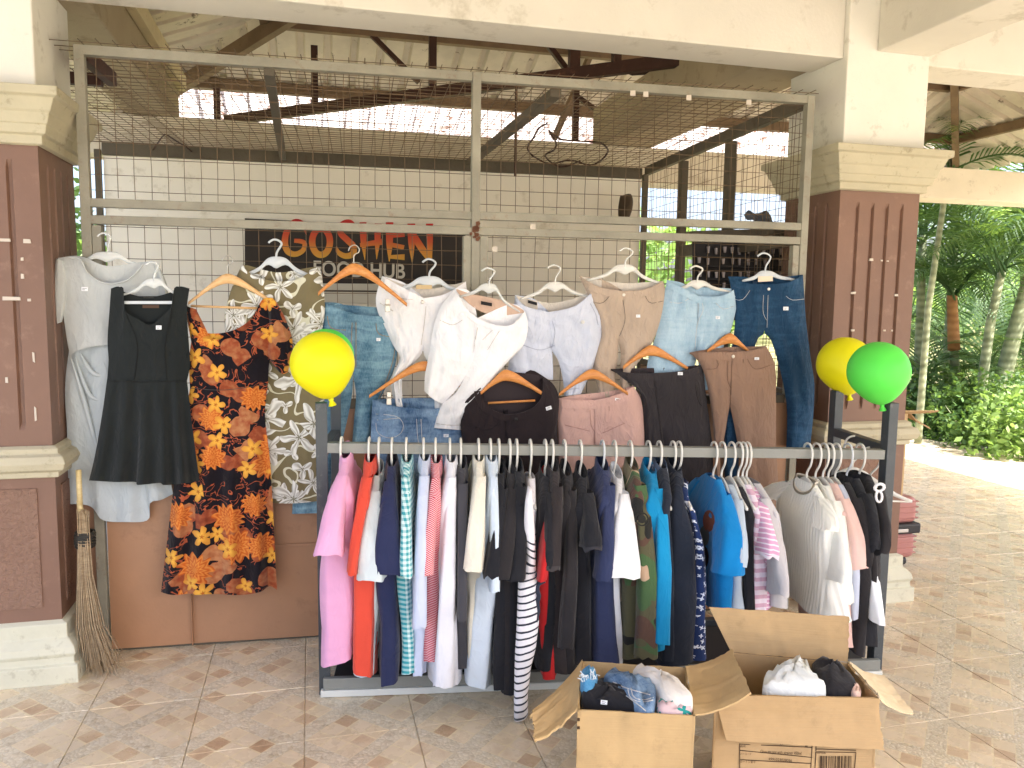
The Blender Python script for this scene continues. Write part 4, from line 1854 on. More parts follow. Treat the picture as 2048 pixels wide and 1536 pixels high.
# khaki lily dress, further back
plastic_hanger('pale grey plastic hanger above the khaki lily dress', (552, 513), (478, 552), (642, 556), .045, (550, 479), M_HGREY, 11)
G = Garment('lily_dress', 'sleeveless khaki dress printed with white lilies', 'dress', (560, 570), DRESSES, .05)
panel(G.b, [(479, 543), (462, 580), (449, 640), (460, 720), (478, 820), (500, 920), (530, 1005)], [(644, 552), (650, 620), (640, 700), (652, 790), (656, 900), (656, 1000)],
      top=[(486, 533), (508, 552), (545, 562), (590, 560), (618, 545), (634, 535)], topb=[(490, 530), (556, 545), (632, 534)], bot=[(580, 1007), (630, 1003)],
      off=.05, th=.032, fold=.012, ff=(5, 1.5), n=34, m=48)
G.body('body', F_LILY)

# orange flower dress, in front of it
wood_hanger('pale wooden hanger holding the orange flowered dress', (455, 547), (376, 604), (546, 602), .085, 15, [(382, 612), (524, 617)], (), (463, 513), True)
G = Garment('flowered_dress', 'long black dress covered in orange and yellow flowers', 'dress', (455, 660), DRESSES, .10)
panel(G.b, [(380, 640), (383, 676), (378, 720), (380, 780)], [(546, 596), (556, 660), (540, 716), (536, 770)],
      top=[(388, 670), (420, 678), (452, 678), (480, 668), (504, 646), (520, 612), (530, 598)], topb=[(400, 664), (455, 664), (500, 640), (524, 600)], off=.105, th=.032, fold=.008, ff=(5, 4), n=40, m=22)
panel(G.b, [(380, 776), (368, 850), (352, 940), (344, 1000), (332, 1100), (322, 1184)], [(536, 768), (530, 830), (540, 920), (545, 1000), (550, 1100), (554, 1180)],
      bot=[(345, 1190), (384, 1187), (390, 1190), (430, 1188), (480, 1190), (520, 1184), (538, 1172)], off=.105, th=.032, fold=.016, ff=(5, .9), pleat=(.026, 4, .9), n=52, m=48)
panel(G.b, [(532, 600), (540, 660), (536, 710), (556, 742)], [(552, 602), (572, 640), (586, 690), (576, 744)], top=[(542, 596)], bot=[(566, 748)], off=.115, th=.034, fold=.012, ff=(5, 4), n=16, m=20)
panel(G.b, [(372, 612), (376, 650), (384, 690)], [(392, 618), (408, 650), (420, 676)], off=.10, th=.02, fold=.006, n=10, m=10)
G.body('body', F_AUTUMN)
G.seams(M_THREAD_D, [[(381, 776), (450, 780), (535, 768)]], .0012)

# ------------------------------------------------------------------ trousers and shorts
D_MID = denim('mid_blue_denim', (44, 84, 112), (140, 176, 190), .8)
D_BLUE = denim('blue_denim', (46, 78, 116), (150, 178, 204), .85)
D_LIGHT = denim('light_denim', (146, 176, 196), (186, 208, 220), .6)
D_DARK = denim('dark_denim', (24, 56, 84), (58, 96, 128), .35)
F_WHITE = fabric('white_twill', (232, 232, 234), fold=.4)
F_WHITE2 = fabric('white_stretch_twill', (236, 236, 238), fold=.4)
F_LINEN = fabric('white_lining', (206, 198, 186), fold=.3)
F_NUDE = fabric('nude_lining', (198, 170, 150))
F_PALEBLUE = fabric('pale_blue_cotton', (200, 206, 220), fold=.45)
F_BEIGE = fabric('beige_twill', (180, 162, 144), fold=.4)
F_PINK = fabric('dusty_pink_twill', (206, 168, 156), fold=.35)
F_BLACKT = fabric('brown_black_suiting', (44, 36, 38), fold=.25)
F_LINDK = fabric('dark_lining', (58, 50, 52), fold=.3)
F_CHAR = fabric('charcoal_suiting', (54, 50, 52), fold=.3)
F_TAUPE = fabric('taupe_stretch_denim', (146, 118, 100), fold=.35)

# mid blue jeans clipped on a wooden hanger
wood_hanger('wooden hanger with clips above the mid blue jeans', (708, 526), (636, 584), (814, 606), .115, 17, None, ((775, 612),), (704, 492))
G = trousers('blue_jeans', 'mid blue faded jeans clipped to a wooden hanger behind the yellow balloon', D_MID,
             [(648, 604), (640, 680), (628, 760), (608, 860), (590, 950), (584, 1028)], [(807, 622), (798, 680), (788, 740), (760, 800), (744, 860), (736, 890)],
             (712, 628), (720, 612), (706, 745), [(704, 790), (690, 860), (668, 940), (650, 1026)], [(712, 790), (708, 840), (704, 888)], .035, .028,
             tl=[(680, 618)], tr=[(760, 632)], band=15)
G.seams(M_THREAD_O, [[(712, 645), (712, 735)], [(704, 645), (703, 700), (710, 728)], [(752, 645), (758, 668), (796, 676)], [(655, 632), (662, 656), (692, 660)], [(794, 640), (786, 720), (756, 800)]])
G.tag(757, 679, 8, 6)
for x in (672, 738):
    G.patch('belt_loop', D_MID, [(x - 5, 616), (x - 5, 648)], [(x + 5, 616), (x + 5, 648)], n=2, m=4)
G.patch('waist_label', plain('grey_label', (120, 112, 104), .8), [(704, 618), (704, 625)], [(736, 622), (736, 629)], n=3, m=2)

# lower blue jeans
wood_hanger('wooden hanger of the blue jeans, half hidden by white trousers', (848, 722), (738, 790), (948, 790), .095, 15, None, ((778, 798),))
G = trousers('blue_jeans', 'blue jeans with worn pocket edge hung low below the white trousers', D_BLUE,
             [(745, 800), (742, 860), (741, 930), (738, 1010)], [(925, 806), (930, 870), (930, 940), (934, 1010)],
             (842, 818), (850, 796), (842, 950), [(838, 980), (834, 1010)], [(848, 980), (852, 1010)], .085, .03, tl=[(790, 812)], tr=[(880, 816)], band=16)
G.seams(M_THREAD_L, [[(752, 846), (756, 866), (780, 876), (802, 866), (806, 846), (790, 832), (752, 828)], [(842, 838), (846, 930)], [(833, 838), (836, 880), (843, 906)], [(754, 840), (800, 836)]], .0016)
G.tag(892, 871, 10, 6)
for x in (762, 814):
    G.patch('belt_loop', D_BLUE, [(x - 5, 806), (x - 5, 840)], [(x + 5, 808), (x + 5, 842)], n=2, m=4)
M_PALELAB = plain('pale_label', (196, 172, 130), .8)

# white trousers at the back
plastic_hanger('grey plastic hanger above the white trousers', (858, 552), (770, 582), (944, 586), .05, (858, 518), M_HGREY, 11)
G = trousers('white_trousers', 'white trousers with an open V waist behind the white capri trousers', F_WHITE,
             [(764, 552), (752, 610), (786, 690), (800, 716), (782, 760), (790, 812), (796, 850)], [(932, 563), (936, 640), (920, 720), (900, 800), (890, 850)],
             (848, 596), (850, 578), (846, 700), [(832, 722), (804, 760), (812, 850)], [(856, 730), (866, 800), (870, 850)], .055, .036,
             tl=[(800, 572)], tr=[(890, 588)], band=13, inner_mat=F_LINEN, fold=.022, ff=(6, 7))
G.button(845, 604)
G.seams(plain('white_thread', (186, 180, 172), .9), [[(852, 612), (848, 650), (842, 690)], [(770, 580), (800, 596), (835, 600)], [(760, 606), (786, 622)]])
b = MB()
b.prism([on_cage(x, y, .056) for x, y in ((832, 570), (864, 570), (864, 578), (832, 578))], CG_N * .001)
b.build('waist_label', M_PALELAB, G.t)

plastic_hanger('milky hanger of the white capri trousers, almost hidden', (978, 566), (916, 592), (1040, 622), .10, (976, 536), M_HCLEAR)
G = trousers('capri_trousers', 'white capri trousers hanging askew with their tan lining showing', F_WHITE2,
             [(911, 577), (884, 610), (868, 650), (858, 710), (850, 750), (849, 782)], [(1050, 622), (1056, 652), (1046, 692), (1010, 730), (962, 790), (926, 838), (922, 860)],
             (955, 636), (985, 596), (948, 700), [(946, 722), (920, 770), (886, 808)], [(940, 730), (915, 780), (882, 812), (868, 856)], .11, .038,
             tl=[(922, 600), (938, 622)], tr=[(985, 648), (1022, 650)], tbl=[(940, 584)], tbr=[(1022, 608)], band=11, inner_mat=F_NUDE, fold=.020, ff=(5, 6), bl=[], botl=[(866, 798)])
G.seams(plain('white_thread_fine', (190, 184, 178), .9), [[(880, 640), (905, 650), (925, 640)], [(955, 655), (948, 695)], [(985, 660), (965, 680)], [(1000, 660), (975, 700)], [(866, 846), (895, 850), (922, 850)]])
b = MB()
b.prism([on_cage(x, y, .112) for x, y in ((962, 602), (984, 606), (984, 613), (962, 609))], CG_N * .001)
b.build('waist_label', M_BLACKLAB, G.t)
G.tag(924, 629, 6, 5)

# pale blue shorts
plastic_hanger('white plastic hanger holding the pale blue shorts', (1110, 563), (1040, 596), (1180, 592), .05, (1108, 530), M_HWHITE, 10)
G = trousers('blue_shorts', 'pale blue crumpled shorts under a white plastic hanger', F_PALEBLUE,
             [(1030, 590), (1027, 630), (1020, 690), (1016, 742)], [(1188, 580), (1206, 630), (1198, 700), (1180, 748), (1162, 788)],
             (1098, 624), (1106, 606), (1104, 700), [(1106, 735), (1106, 760)], [(1116, 720), (1126, 760), (1128, 792)], .06, .042,
             tl=[(1050, 612)], tr=[(1150, 612)], band=14, fold=.020, ff=(6, 5), inner_mat=F_LINEN)
G.seams(plain('blue_grey_thread', (160, 166, 184), .9), [[(1104, 640), (1110, 665), (1104, 695)], [(1180, 606), (1192, 630), (1196, 650)], [(1046, 690), (1080, 700), (1110, 690)], [(1126, 780), (1160, 776)]])
G.button(1165, 644, M_HWHITE)
b = MB()
b.prism([on_cage(x, y, .062) for x, y in ((1056, 600), (1074, 605), (1074, 611), (1056, 606))], CG_N * .001)
b.build('waist_label', M_BLACKLAB, G.t)

# beige trousers
plastic_hanger('white plastic hanger holding the beige trousers', (1250, 528), (1170, 560), (1324, 566), .05, (1252, 496), M_HWHITE, 10)
G = trousers('beige_trousers', 'beige trousers with a brass button hung in the top row', F_BEIGE,
             [(1158, 552), (1180, 600), (1202, 660), (1186, 720), (1196, 780), (1214, 850)], [(1326, 562), (1333, 600), (1320, 650), (1296, 700), (1268, 740), (1262, 800)],
             (1246, 582), (1252, 566), (1238, 680), [(1236, 712), (1230, 770), (1234, 850)], [(1242, 712), (1240, 740), (1240, 800)], .055, .036,
             tl=[(1200, 574)], tr=[(1290, 578)], band=14, fold=.012, inner_mat=F_LINEN)
G.button(1247, 590)
G.seams(M_THREAD_D, [[(1246, 600), (1250, 640), (1239, 672)], [(1184, 604), (1205, 606), (1222, 588)], [(1290, 590), (1300, 606), (1326, 602)]], .0011)
G.tag(1276, 632, 8, 6)

# light denim
plastic_hanger('white plastic hanger above the light blue jeans', (1394, 560), (1342, 580), (1462, 582), .05, (1392, 532), M_HWHITE, 9)
G = trousers('light_jeans', 'light blue jeans with a bunched fly in the top row', D_LIGHT,
             [(1334, 560), (1324, 610), (1312, 670), (1296, 720), (1290, 780)], [(1470, 578), (1474, 606), (1462, 660), (1448, 690), (1440, 780)],
             (1398, 592), (1400, 574), (1394, 700), [(1388, 740), (1380, 780)], [(1398, 740), (1400, 780)], .055, .034,
             tl=[(1362, 574)], tr=[(1440, 592)], band=14, fold=.014, ff=(7, 6), inner_mat=D_LIGHT)
G.seams(M_THREAD_L, [[(1402, 600), (1406, 620), (1394, 650), (1390, 698)], [(1340, 604), (1362, 606), (1384, 592)], [(1430, 604), (1446, 618), (1468, 612)], [(1396, 604), (1396, 640)]])
G.tag(1435, 635, 9, 6)

# dark jeans at the far right
plastic_hanger('grey plastic hanger above the dark blue skinny jeans', (1530, 541), (1484, 560), (1592, 558), .05, (1528, 506), M_HGREY, 10)
G = trousers('dark_jeans', 'dark blue skinny jeans, last in the top row', D_DARK,
             [(1457, 553), (1470, 620), (1466, 680), (1452, 750), (1450, 830), (1448, 900), (1450, 990)], [(1606, 549), (1612, 640), (1622, 720), (1629, 770), (1626, 840), (1620, 900)],
             (1534, 568), (1534, 556), (1529, 664), [(1514, 680), (1500, 740), (1486, 830), (1478, 910), (1478, 990)], [(1542, 680), (1560, 740), (1572, 800), (1574, 850), (1572, 898)], .05, .032,
             tl=[(1494, 566)], tr=[(1576, 564)], band=14, fold=.008, inner_mat=D_DARK)
G.button(1537, 578)
G.seams(M_THREAD_L, [[(1536, 590), (1534, 655)], [(1527, 590), (1526, 624), (1533, 640)], [(1463, 596), (1484, 600), (1500, 580)], [(1572, 592), (1584, 600), (1608, 598)]], .0011)
G.tag(1571, 617, 10, 7)
for x in (1510, 1556):
    G.patch('belt_loop', D_DARK, [(x - 4, 562), (x - 4, 590)], [(x + 4, 562), (x + 4, 590)], n=2, m=4)
b = MB()
b.prism([on_cage(x, y, .056) for x, y in ((1516, 553), (1545, 552), (1546, 562), (1516, 564))], CG_N * .001)
b.build('waist_label', plain('cream_label', (224, 206, 182), .8), G.t)

# ---------------- lower row
G = trousers('black_trousers', 'brown-black suit trousers with an open waist showing dark lining', F_BLACKT,
             [(962, 764), (936, 786), (924, 812), (922, 860), (928, 920), (930, 1000)], [(1086, 752), (1108, 770), (1118, 800), (1115, 860), (1118, 920), (1118, 1000)],
             (1010, 828), (1014, 744), (1014, 960), [(1006, 1000)], [(1024, 1000)], .12, .045, tl=[(964, 792), (980, 815)], tr=[(1050, 822), (1080, 798)], tbl=[(984, 746)], tbr=[(1052, 744)],
             band=14, inner_mat=F_LINDK, fold=.008)
b = MB()
b.grid([[on_cage(968 + 118 * i / 14, 748 + 6 * abs(i / 7 - 1) ** 2 * 2 + 80 * j / 8, .105) for j in range(9)] for i in range(15)])
b.grid([[on_cage(968 + 118 * i / 14, 748 + 6 * abs(i / 7 - 1) ** 2 * 2 + 80 * j / 8, .100) for j in range(9)] for i in range(15)], flip=True)
b.build('lining', F_LINDK, G.t, True)
G.button(1032, 838, plain('dark_button', (30, 26, 26), .4))
G.tag(1097, 816, 11, 7, -.3)
G.seams(plain('seam_black', (26, 22, 24), .9), [[(1012, 842), (1014, 955)], [(936, 850), (975, 860), (1000, 846)]], .0014)
wood_hanger('wooden hanger with a bar inside the black suit trousers', (1012, 739), (960, 784), (1092, 788), .150, 17, [(976, 806), (1070, 801)])

wood_hanger('wooden hanger above the dusty pink trousers', (1184, 738), (1118, 786), (1256, 784), .135, 15)
G = trousers('pink_trousers', 'dusty pink trousers between the black and the charcoal ones', F_PINK,
             [(1117, 797), (1116, 850), (1118, 900), (1118, 990)], [(1266, 772), (1283, 802), (1288, 860), (1288, 910), (1286, 990)],
             (1190, 800), (1192, 786), (1190, 912), [(1186, 950), (1178, 990)], [(1198, 950), (1206, 990)], .10, .034, tl=[(1154, 800)], tr=[(1232, 790)], band=18, fold=.008)
G.seams(plain('pink_thread', (170, 128, 118), .9), [[(1190, 800), (1190, 905)], [(1180, 820), (1182, 850), (1190, 864)], [(1130, 850), (1180, 862)], [(1250, 846), (1205, 866)]], .0012)
G.tag(1235, 799, 10, 5, .2)
for x in (1152, 1222):
    G.patch('belt_loop', F_PINK, [(x - 3, 800), (x - 3, 822)], [(x + 3, 800), (x + 3, 822)], n=2, m=3)

wood_hanger('wooden hanger above the charcoal trousers', (1302, 690), (1246, 732), (1376, 734), .095, 16)
G = trousers('charcoal_trousers', 'charcoal suit trousers between the pink and the taupe ones', F_CHAR,
             [(1222, 738), (1250, 760), (1280, 786), (1288, 850), (1292, 920), (1300, 1010)], [(1406, 730), (1412, 790), (1420, 850), (1426, 910), (1428, 1010)],
             (1306, 746), (1312, 736), (1330, 900), [(1332, 950), (1334, 1010)], [(1346, 950), (1352, 1010)], .09, .034, tl=[(1262, 746)], tr=[(1360, 742)], band=15, fold=.008, inner_mat=F_LINDK)
G.seams(plain('char_thread', (34, 30, 32), .9), [[(1308, 760), (1326, 895)], [(1390, 770), (1396, 800), (1404, 812)], [(1240, 758), (1262, 766)]], .0014)
G.tag(1360, 747, 10, 6)

wood_hanger('wooden hanger above the taupe jeans', (1460, 666), (1414, 700), (1498, 700), .095, 16)
G = trousers('taupe_jeans', 'taupe skinny jeans below the dark blue pair', F_TAUPE,
             [(1380, 705), (1404, 735), (1418, 790), (1426, 850), (1430, 920), (1438, 1010)], [(1532, 692), (1550, 730), (1552, 800), (1552, 880), (1556, 960), (1556, 1010)],
             (1464, 704), (1464, 694), (1460, 806), [(1456, 830), (1448, 880), (1440, 920), (1446, 1010)], [(1464, 830), (1474, 880), (1484, 940), (1490, 1010)], .10, .034,
             tl=[(1420, 704)], tr=[(1505, 700)], band=16, fold=.007)
G.button(1466, 713)
G.seams(plain('brown_thread', (108, 82, 66), .9), [[(1464, 722), (1462, 790)], [(1456, 722), (1455, 760), (1462, 776)], [(1412, 738), (1434, 736), (1438, 716)], [(1494, 716), (1510, 738), (1546, 728)], [(1461, 810), (1460, 780)]], .0012)
G.tag(1513, 717, 9, 5)
for x in (1438, 1490):
    G.patch('belt_loop', F_TAUPE, [(x - 3, 704), (x - 3, 726)], [(x + 3, 704), (x + 3, 726)], n=2, m=3)


# ------------------------------------------------------------------ clothes rack on the terrace
M_RAIL = painted('grey_rail_paint', (134, 136, 130), .45, .1, (120, 118, 108), 5, .1, .45)
M_RACKDK = painted('dark_rack_paint', (64, 70, 74), .45, .2, (110, 112, 108), 6, .15, .45)
M_RACKLT = painted('pale_rack_paint', (206, 208, 202), .5, .06)
W_R = 2.21


def rail_z(u):
    return .950 - .0178 * u


rk_t = thing('clothes_rack', 'grey steel clothes rack with dark corner posts holding a row of shirts', 'clothes rack', rack(1.1, 0, 0))


def rbar(name, p, q, w, h, mat):
    b = MB()
    b.bar(rack(*p), rack(*q), w, h)
    return bevel(b.build(name, mat, rk_t), .002)


rbar('rail', (.022, 0, rail_z(0)), (W_R - .022, 0, rail_z(W_R)), .038, .038, M_RAIL)
RD = .42
for u in (0.0, W_R):
    rbar('post', (u, 0, 0.0), (u, 0, 1.117), .042, .042, M_RACKDK)
    rbar('post', (u, RD, 0.0), (u, RD, 1.117), .042, .042, M_RACKDK)
    rbar('side_bar', (u, .023, .93), (u, RD - .023, .93), .036, .036, M_RACKDK)
    rbar('side_bar', (u, .023, .13), (u, RD - .023, .13), .036, .036, M_RACKDK)
rbar('front_bar', (.0, -.033, .052), (W_R, -.033, .052), .022, .044, M_RAIL)
rbar('front_strip', (-.01, -.036, .015), (W_R + .01, -.036, .015), .022, .026, M_RACKLT)
rbar('rear_bar', (.022, RD, .05), (W_R - .022, RD, .05), .04, .04, M_RACKDK)
b = MB()
b.box((.03, .0, .035), (W_R - .03, RD - .03, .045), rack)
b.build('base_board', plain('dark_board', (62, 62, 62), .7), rk_t)

# hangers for the rail, one mesh shared by all
hb = MB()
pts = [(0.0, -.105), (-.003, -.075), (-.028, -.044), (-.037, -.018), (-.036, .012), (-.020, .034), (.004, .038), (.027, .028), (.037, .006), (.036, -.014)]
hb.tube([Vector((0, y, z)) for y, z in catmull(pts, 4)], .0044, 8)
up = [(-.172, -.176), (-.11, -.150), (-.06, -.116), (-.02, -.098), (0, -.095), (.02, -.098), (.06, -.116), (.11, -.150), (.172, -.176)]
lo = [(-.172, -.188), (-.11, -.168), (-.06, -.146), (-.02, -.132), (0, -.130), (.02, -.132), (.06, -.146), (.11, -.168), (.172, -.188)]
rings = []
for (y, z), (y2, z2) in zip(catmull(up, 3), catmull(lo, 3)):
    zm, hh = (z + z2) / 2, (z - z2) / 2
    rings.append([Vector((.0045 * d, y, zm + hh * a)) for a, d in ((1, 0), (.8, 1), (-.8, 1), (-1, 0), (-.8, -1), (.8, -1))])
hb.rings(rings)
hb.tube([Vector((0, -.168, -.184)), Vector((0, .168, -.184))], .004, 6)
HANG_ME = hb.mesh('rail_hanger', M_HWHITE, True)
HANG_ME_G = HANG_ME.copy()
HANG_ME_G.materials.clear()
HANG_ME_G.materials.append(M_HGREY)


def rail_hanger(u, label, yaw=0.0, grey=False, v=0.0, dz=0.0):
    o = bpy.data.objects.new('rail_hanger', HANG_ME_G if grey else HANG_ME)
    COL.objects.link(o)
    o.location = rack(u, v, rail_z(u) + dz)
    o.rotation_euler = (0, 0, R(-8.7) + yaw)
    return tag(o, label, 'hanger', 'plastic hangers on the rail')


SHIRTS = 'second hand shirts hanging on the rail'


def lerp_tab(tab, z):
    """tab: list of (z, a, b) from high to low"""
    if z >= tab[0][0]:
        return tab[0][1:]
    for p, q in zip(tab[:-1], tab[1:]):
        if q[0] <= z <= p[0]:
            f = (p[0] - z) / max(1e-6, p[0] - q[0])
            f = f * f * (3 - 2 * f) if False else f
            return tuple(p[k] + (q[k] - p[k]) * f for k in (1, 2))
    return tab[-1][1:]


def shirt(label, hook, neck, mat, hem, sleeve=None, cat='shirt', name='shirt', collar=True, cuff=None, hv=(.20, .20), seed=None, hem_wave=.012, slope=.085, hlabel=None, grey=False, collar_mat=None, front=-.185, rear_sleeve=True, sl_top=.020, stand=.02, fold=.009, hanger=True, slant=None):
    SEED[0] += 1
    sd = SEED[0] * 2.71
    u0 = on_rack(hook, 897, -.036)[0]
    un, zn = on_rack(neck[0], neck[1], 0)
    un = .5 * un + .5 * u0
    zn = min(zn, rail_z(u0) - .035)
    if slant is None:
        slant = rng.uniform(-.022, .022)
    tab = [(zn, un, .012)]
    for y, xl, xr in hem:
        ul, z = on_rack(xl, y, front)
        ur, _ = on_rack(xr, y, front)
        tab.append((z, (ul + ur) / 2, max(.012, (ur - ul) / 2 * 1.15)))
    t = thing(name, label, cat, rack(un, 0, zn), SHIRTS)
    b = MB()
    K = 36
    zb = tab[-1][0]
    zs = [zn, zn - .02, zn - slope * .5, zn - slope, zn - slope - .03]
    n = 22
    zs += [zn - slope - .03 + (zb - (zn - slope - .03)) * (k + 1) / n for k in range(n)]
    rings, uvs = [], []
    for i, z in enumerate(zs):
        uc, hu = lerp_tab(tab, z)
        if z > zn - slope:
            f = (zn - z) / slope
            hvz = .06 + (hv[0] - .06) * f ** .8
            hu = .016 + (hu - .016) * f
        else:
            f = (zn - slope - z) / max(.01, (zn - slope - zb))
            hvz = hv[0] + (hv[1] - hv[0]) * f
        ring = []
        for k in range(K):
            a = 2 * math.pi * k / K
            ca, sa = math.cos(a), math.sin(a)
            v = hvz * math.copysign(abs(ca) ** .55, ca)
            uu = hu * math.copysign(abs(sa) ** .5, sa)
            amp = fold * 1.25 * min(1, (zn - z) / .2)
            mid = amp * 1.4 * noise.noise(Vector((v * 9, z * 2.2, sd)))
            fr = amp * 2.0 * noise.noise(Vector((ca * 2 + sa * 3, z * 3.0, sd + 7)))
            zz = z
            if i == len(zs) - 1:
                zz = z + hem_wave * noise.noise(Vector((v * 6, sd, 1))) + slant * sa
            p = rack(uc + uu + mid + math.copysign(fr, sa) * (1 if abs(sa) > .2 else .4), v + fr * .5, zz)
            ring.append(p)
            uvs.append((v * 1.0 + uu * .9 + sd % 3, zz))
        rings.append(ring)
    b.rings(rings, False, False, uvs)
    b.build('body', mat, t, True)
    if sleeve:
        xl, xr, y = sleeve
        ul, zh = on_rack(xl, y, -.26)
        ur, _ = on_rack(xr, y, -.26)
        uc, hw = (ul + ur) / 2, (ur - ul) / 2 * 1.08
        L = (zn - slope) - zh
        for sgn in ((-1, 1) if rear_sleeve else (-1,)):
            b = MB()
            rings, uvs = [], []
            m_ = 12
            for j in range(m_ + 1):
                f = j / m_
                zt_ = zn - slope * .45
                z = zt_ + (zh - zt_) * f
                ue, _h = lerp_tab(tab, z)
                c_u = un + (uc - un) * f ** .8 if sgn < 0 else ue + (uc - un) * .4 * f
                c_v = sgn * (.115 + .125 * min(1, f * 1.15 if L < .45 else f * 2.0) ** .7)
                ru = sl_top + (hw - sl_top) * f ** .9
                rv = .030 + (.036 if L < .5 else .012) * min(1, f * 2)
                ring = []
                for k in range(20):
                    a = 2 * math.pi * k / 20
                    ca, sa = math.cos(a), math.sin(a)
                    ca = math.copysign(abs(ca) ** .6, ca)
                    sa = math.copysign(abs(sa) ** .5, sa)
                    w = 1 + .22 * noise.noise(Vector((ca * 1.6, sa * 1.6 + f * 2, sd + sgn)))
                    zz = z + (.018 * ca * f * (-sgn) * 0 + (.016 * noise.noise(Vector((ca * 2, sa * 2, sd))) if j == m_ else 0)) + .008 * f * sgn * ca
                    ring.append(rack(c_u + ru * sa * w, c_v + rv * ca * w, zz))
                    uvs.append((ru * sa + rv * ca + sd % 3, zz))
                rings.append(ring)
            b.rings(rings, False, False, uvs)
            so = b.build('sleeve', mat, t, True)
            if cuff is not None:
                c = MB()
                r2 = []
                cen = sum(rings[-1], Vector()) / len(rings[-1])
                for q in (-1, -2):
                    r2.append([cen + (p - cen) * 1.03 + Vector((0, 0, -.004 if q == -1 else .0)) if q == -1 else (sum(rings[-2], Vector()) / 20) + (p - sum(rings[-2], Vector()) / 20) * 1.03 for p in rings[q]])
                r2[1] = [r2[0][k].lerp(r2[1][k], .7) for k in range(20)]
                c.rings(r2, False, False)
                c.build('cuff', cuff, so, True)
    if collar:
        b = MB()
        rings, uvs = [], []
        for (dz, a, c) in ((-.014, .022, .066), (.004, .020, .064), (stand, .018, .060), (stand * .9, .021, .066), (-.018, .026, .084), (-.032, .027, .092)):
            ring = []
            for k in range(24):
                q = 2 * math.pi * k / 24
                w = 1 + .10 * noise.noise(Vector((math.cos(q) * 2, math.sin(q) * 2, sd + dz * 20)))
                tilt = .022 * math.cos(q)
                ring.append(rack(un + a * math.sin(q) * w, c * math.cos(q) * w, zn + dz + tilt))
                uvs.append((q * .06, dz))
            rings.append(ring)
        b.rings(rings, False, False, uvs)
        b.build('collar', collar_mat or mat, t, True)
    if hanger:
        rail_hanger(u0, hlabel or ('white hanger hooked on the rail holding the ' + short(label)), 0, grey)
    return t


def short(label):
    w = label.split(' ')
    return ' '.join(w[:7])


def C(name, rgb, **k):
    return fabric(name, rgb, **k)


shirt('pink frilled tee at the left end of the rail', 681, (702, 914), C('pink_jersey', (222, 164, 200)), [(1000, 656, 708), (1150, 642, 702), (1332, 638, 698)], (630, 686, 1110), cat='tee', name='tee', hv=(.19, .17), stand=.03, slant=.03)
shirt('orange red polo shirt beside the pink tee', 737, (743, 918), C('orange_red_pique', (214, 78, 60)), [(1000, 716, 740), (1160, 712, 750), (1350, 704, 742)], (694, 716, 1146), cat='polo shirt', name='polo_shirt')
shirt('pale grey blue polo with short sleeve beside the orange red one', 757, (754, 944), C('pale_aqua_pique', (200, 212, 216)), [(1010, 735, 758), (1200, 740, 764), (1362, 716, 746)], (714, 770, 1158), cat='polo shirt', name='polo_shirt', hv=(.18, .16))
shirt('navy polo shirt with white piped collar', 783, (784, 926), C('navy_pique', (42, 48, 80)), [(1010, 762, 795), (1170, 756, 796), (1366, 764, 792)], (746, 806, 1146), cat='polo shirt', name='polo_shirt', collar_mat=C('dark_plum_cloth', (66, 58, 68)))
F_GING = gingham('teal_gingham', (206, 228, 226), (56, 150, 160), .018)
shirt('teal and white gingham shirt next to the navy polo', 812, (816, 918), F_GING, [(1010, 803, 824), (1160, 800, 824), (1345, 803, 827)], (800, 826, 1150), sl_top=.016)
shirt('lavender blue long sleeved shirt right of the gingham one', 847, (852, 914), C('lavender_cotton', (196, 206, 228)), [(1010, 838, 856), (1160, 826, 850), (1348, 829, 850)], (826, 852, 1250), sl_top=.018)
F_REDST = stripes('red_fine_stripe', (196, 62, 78), (232, 200, 204), .0065, .42, 1, .5)
shirt('red and white finely striped shirt', 871, (874, 920), F_REDST, [(1010, 862, 882), (1160, 850, 876), (1320, 850, 880)], (840, 866, 1148), sl_top=.016)
shirt('big white shirt with long body left of the gap on the rail', 900, (905, 918), C('white_lavender_cotton', (222, 224, 232)), [(1000, 886, 914), (1150, 866, 916), (1250, 856, 918), (1374, 860, 922)], (868, 908, 1376), hv=(.19, .18), sl_top=.016)
shirt('charcoal shirt tucked behind the big white one', 922, (924, 930), C('charcoal_cotton', (70, 70, 76)), [(1020, 912, 930), (1160, 914, 932), (1345, 914, 936)], (914, 932, 1240), hv=(.17, .17))
shirt('cream short sleeved tee right of the gap on the rail', 958, (958, 916), C('cream_jersey', (226, 222, 206)), [(1020, 944, 966), (1180, 938, 962), (1340, 938, 966)], (925, 966, 1140), cat='tee', name='tee', hv=(.19, .17))
shirt('pale blue shirt with long body behind the cream tee', 982, (984, 916), C('pale_sky_cotton', (204, 218, 232)), [(1020, 972, 990), (1180, 946, 994), (1378, 940, 980)], (978, 998, 1180), hv=(.19, .19), sl_top=.016)
F_BK1 = C('black_jersey', (36, 37, 42), var=.2)
F_BK2 = C('soft_black_cotton', (44, 42, 44), var=.2)
F_BK3 = C('blue_black_cotton', (36, 42, 54), var=.2)
shirt('black tee, first of the three black ones left of the striped top', 999, (1002, 940), F_BK1, [(1020, 990, 1008), (1180, 994, 1014), (1380, 992, 1014)], (968, 996, 1152), cat='tee', name='tee', hlabel='white hanger on the rail holding the first black tee left of the striped top')
shirt('black tee in the middle of three left of the striped top', 1021, (1022, 940), F_BK2, [(1020, 1010, 1026), (1180, 1006, 1026), (1385, 1004, 1024)], (988, 1020, 1156), cat='tee', name='tee', hlabel='white hanger on the rail holding the middle black tee left of the striped top')
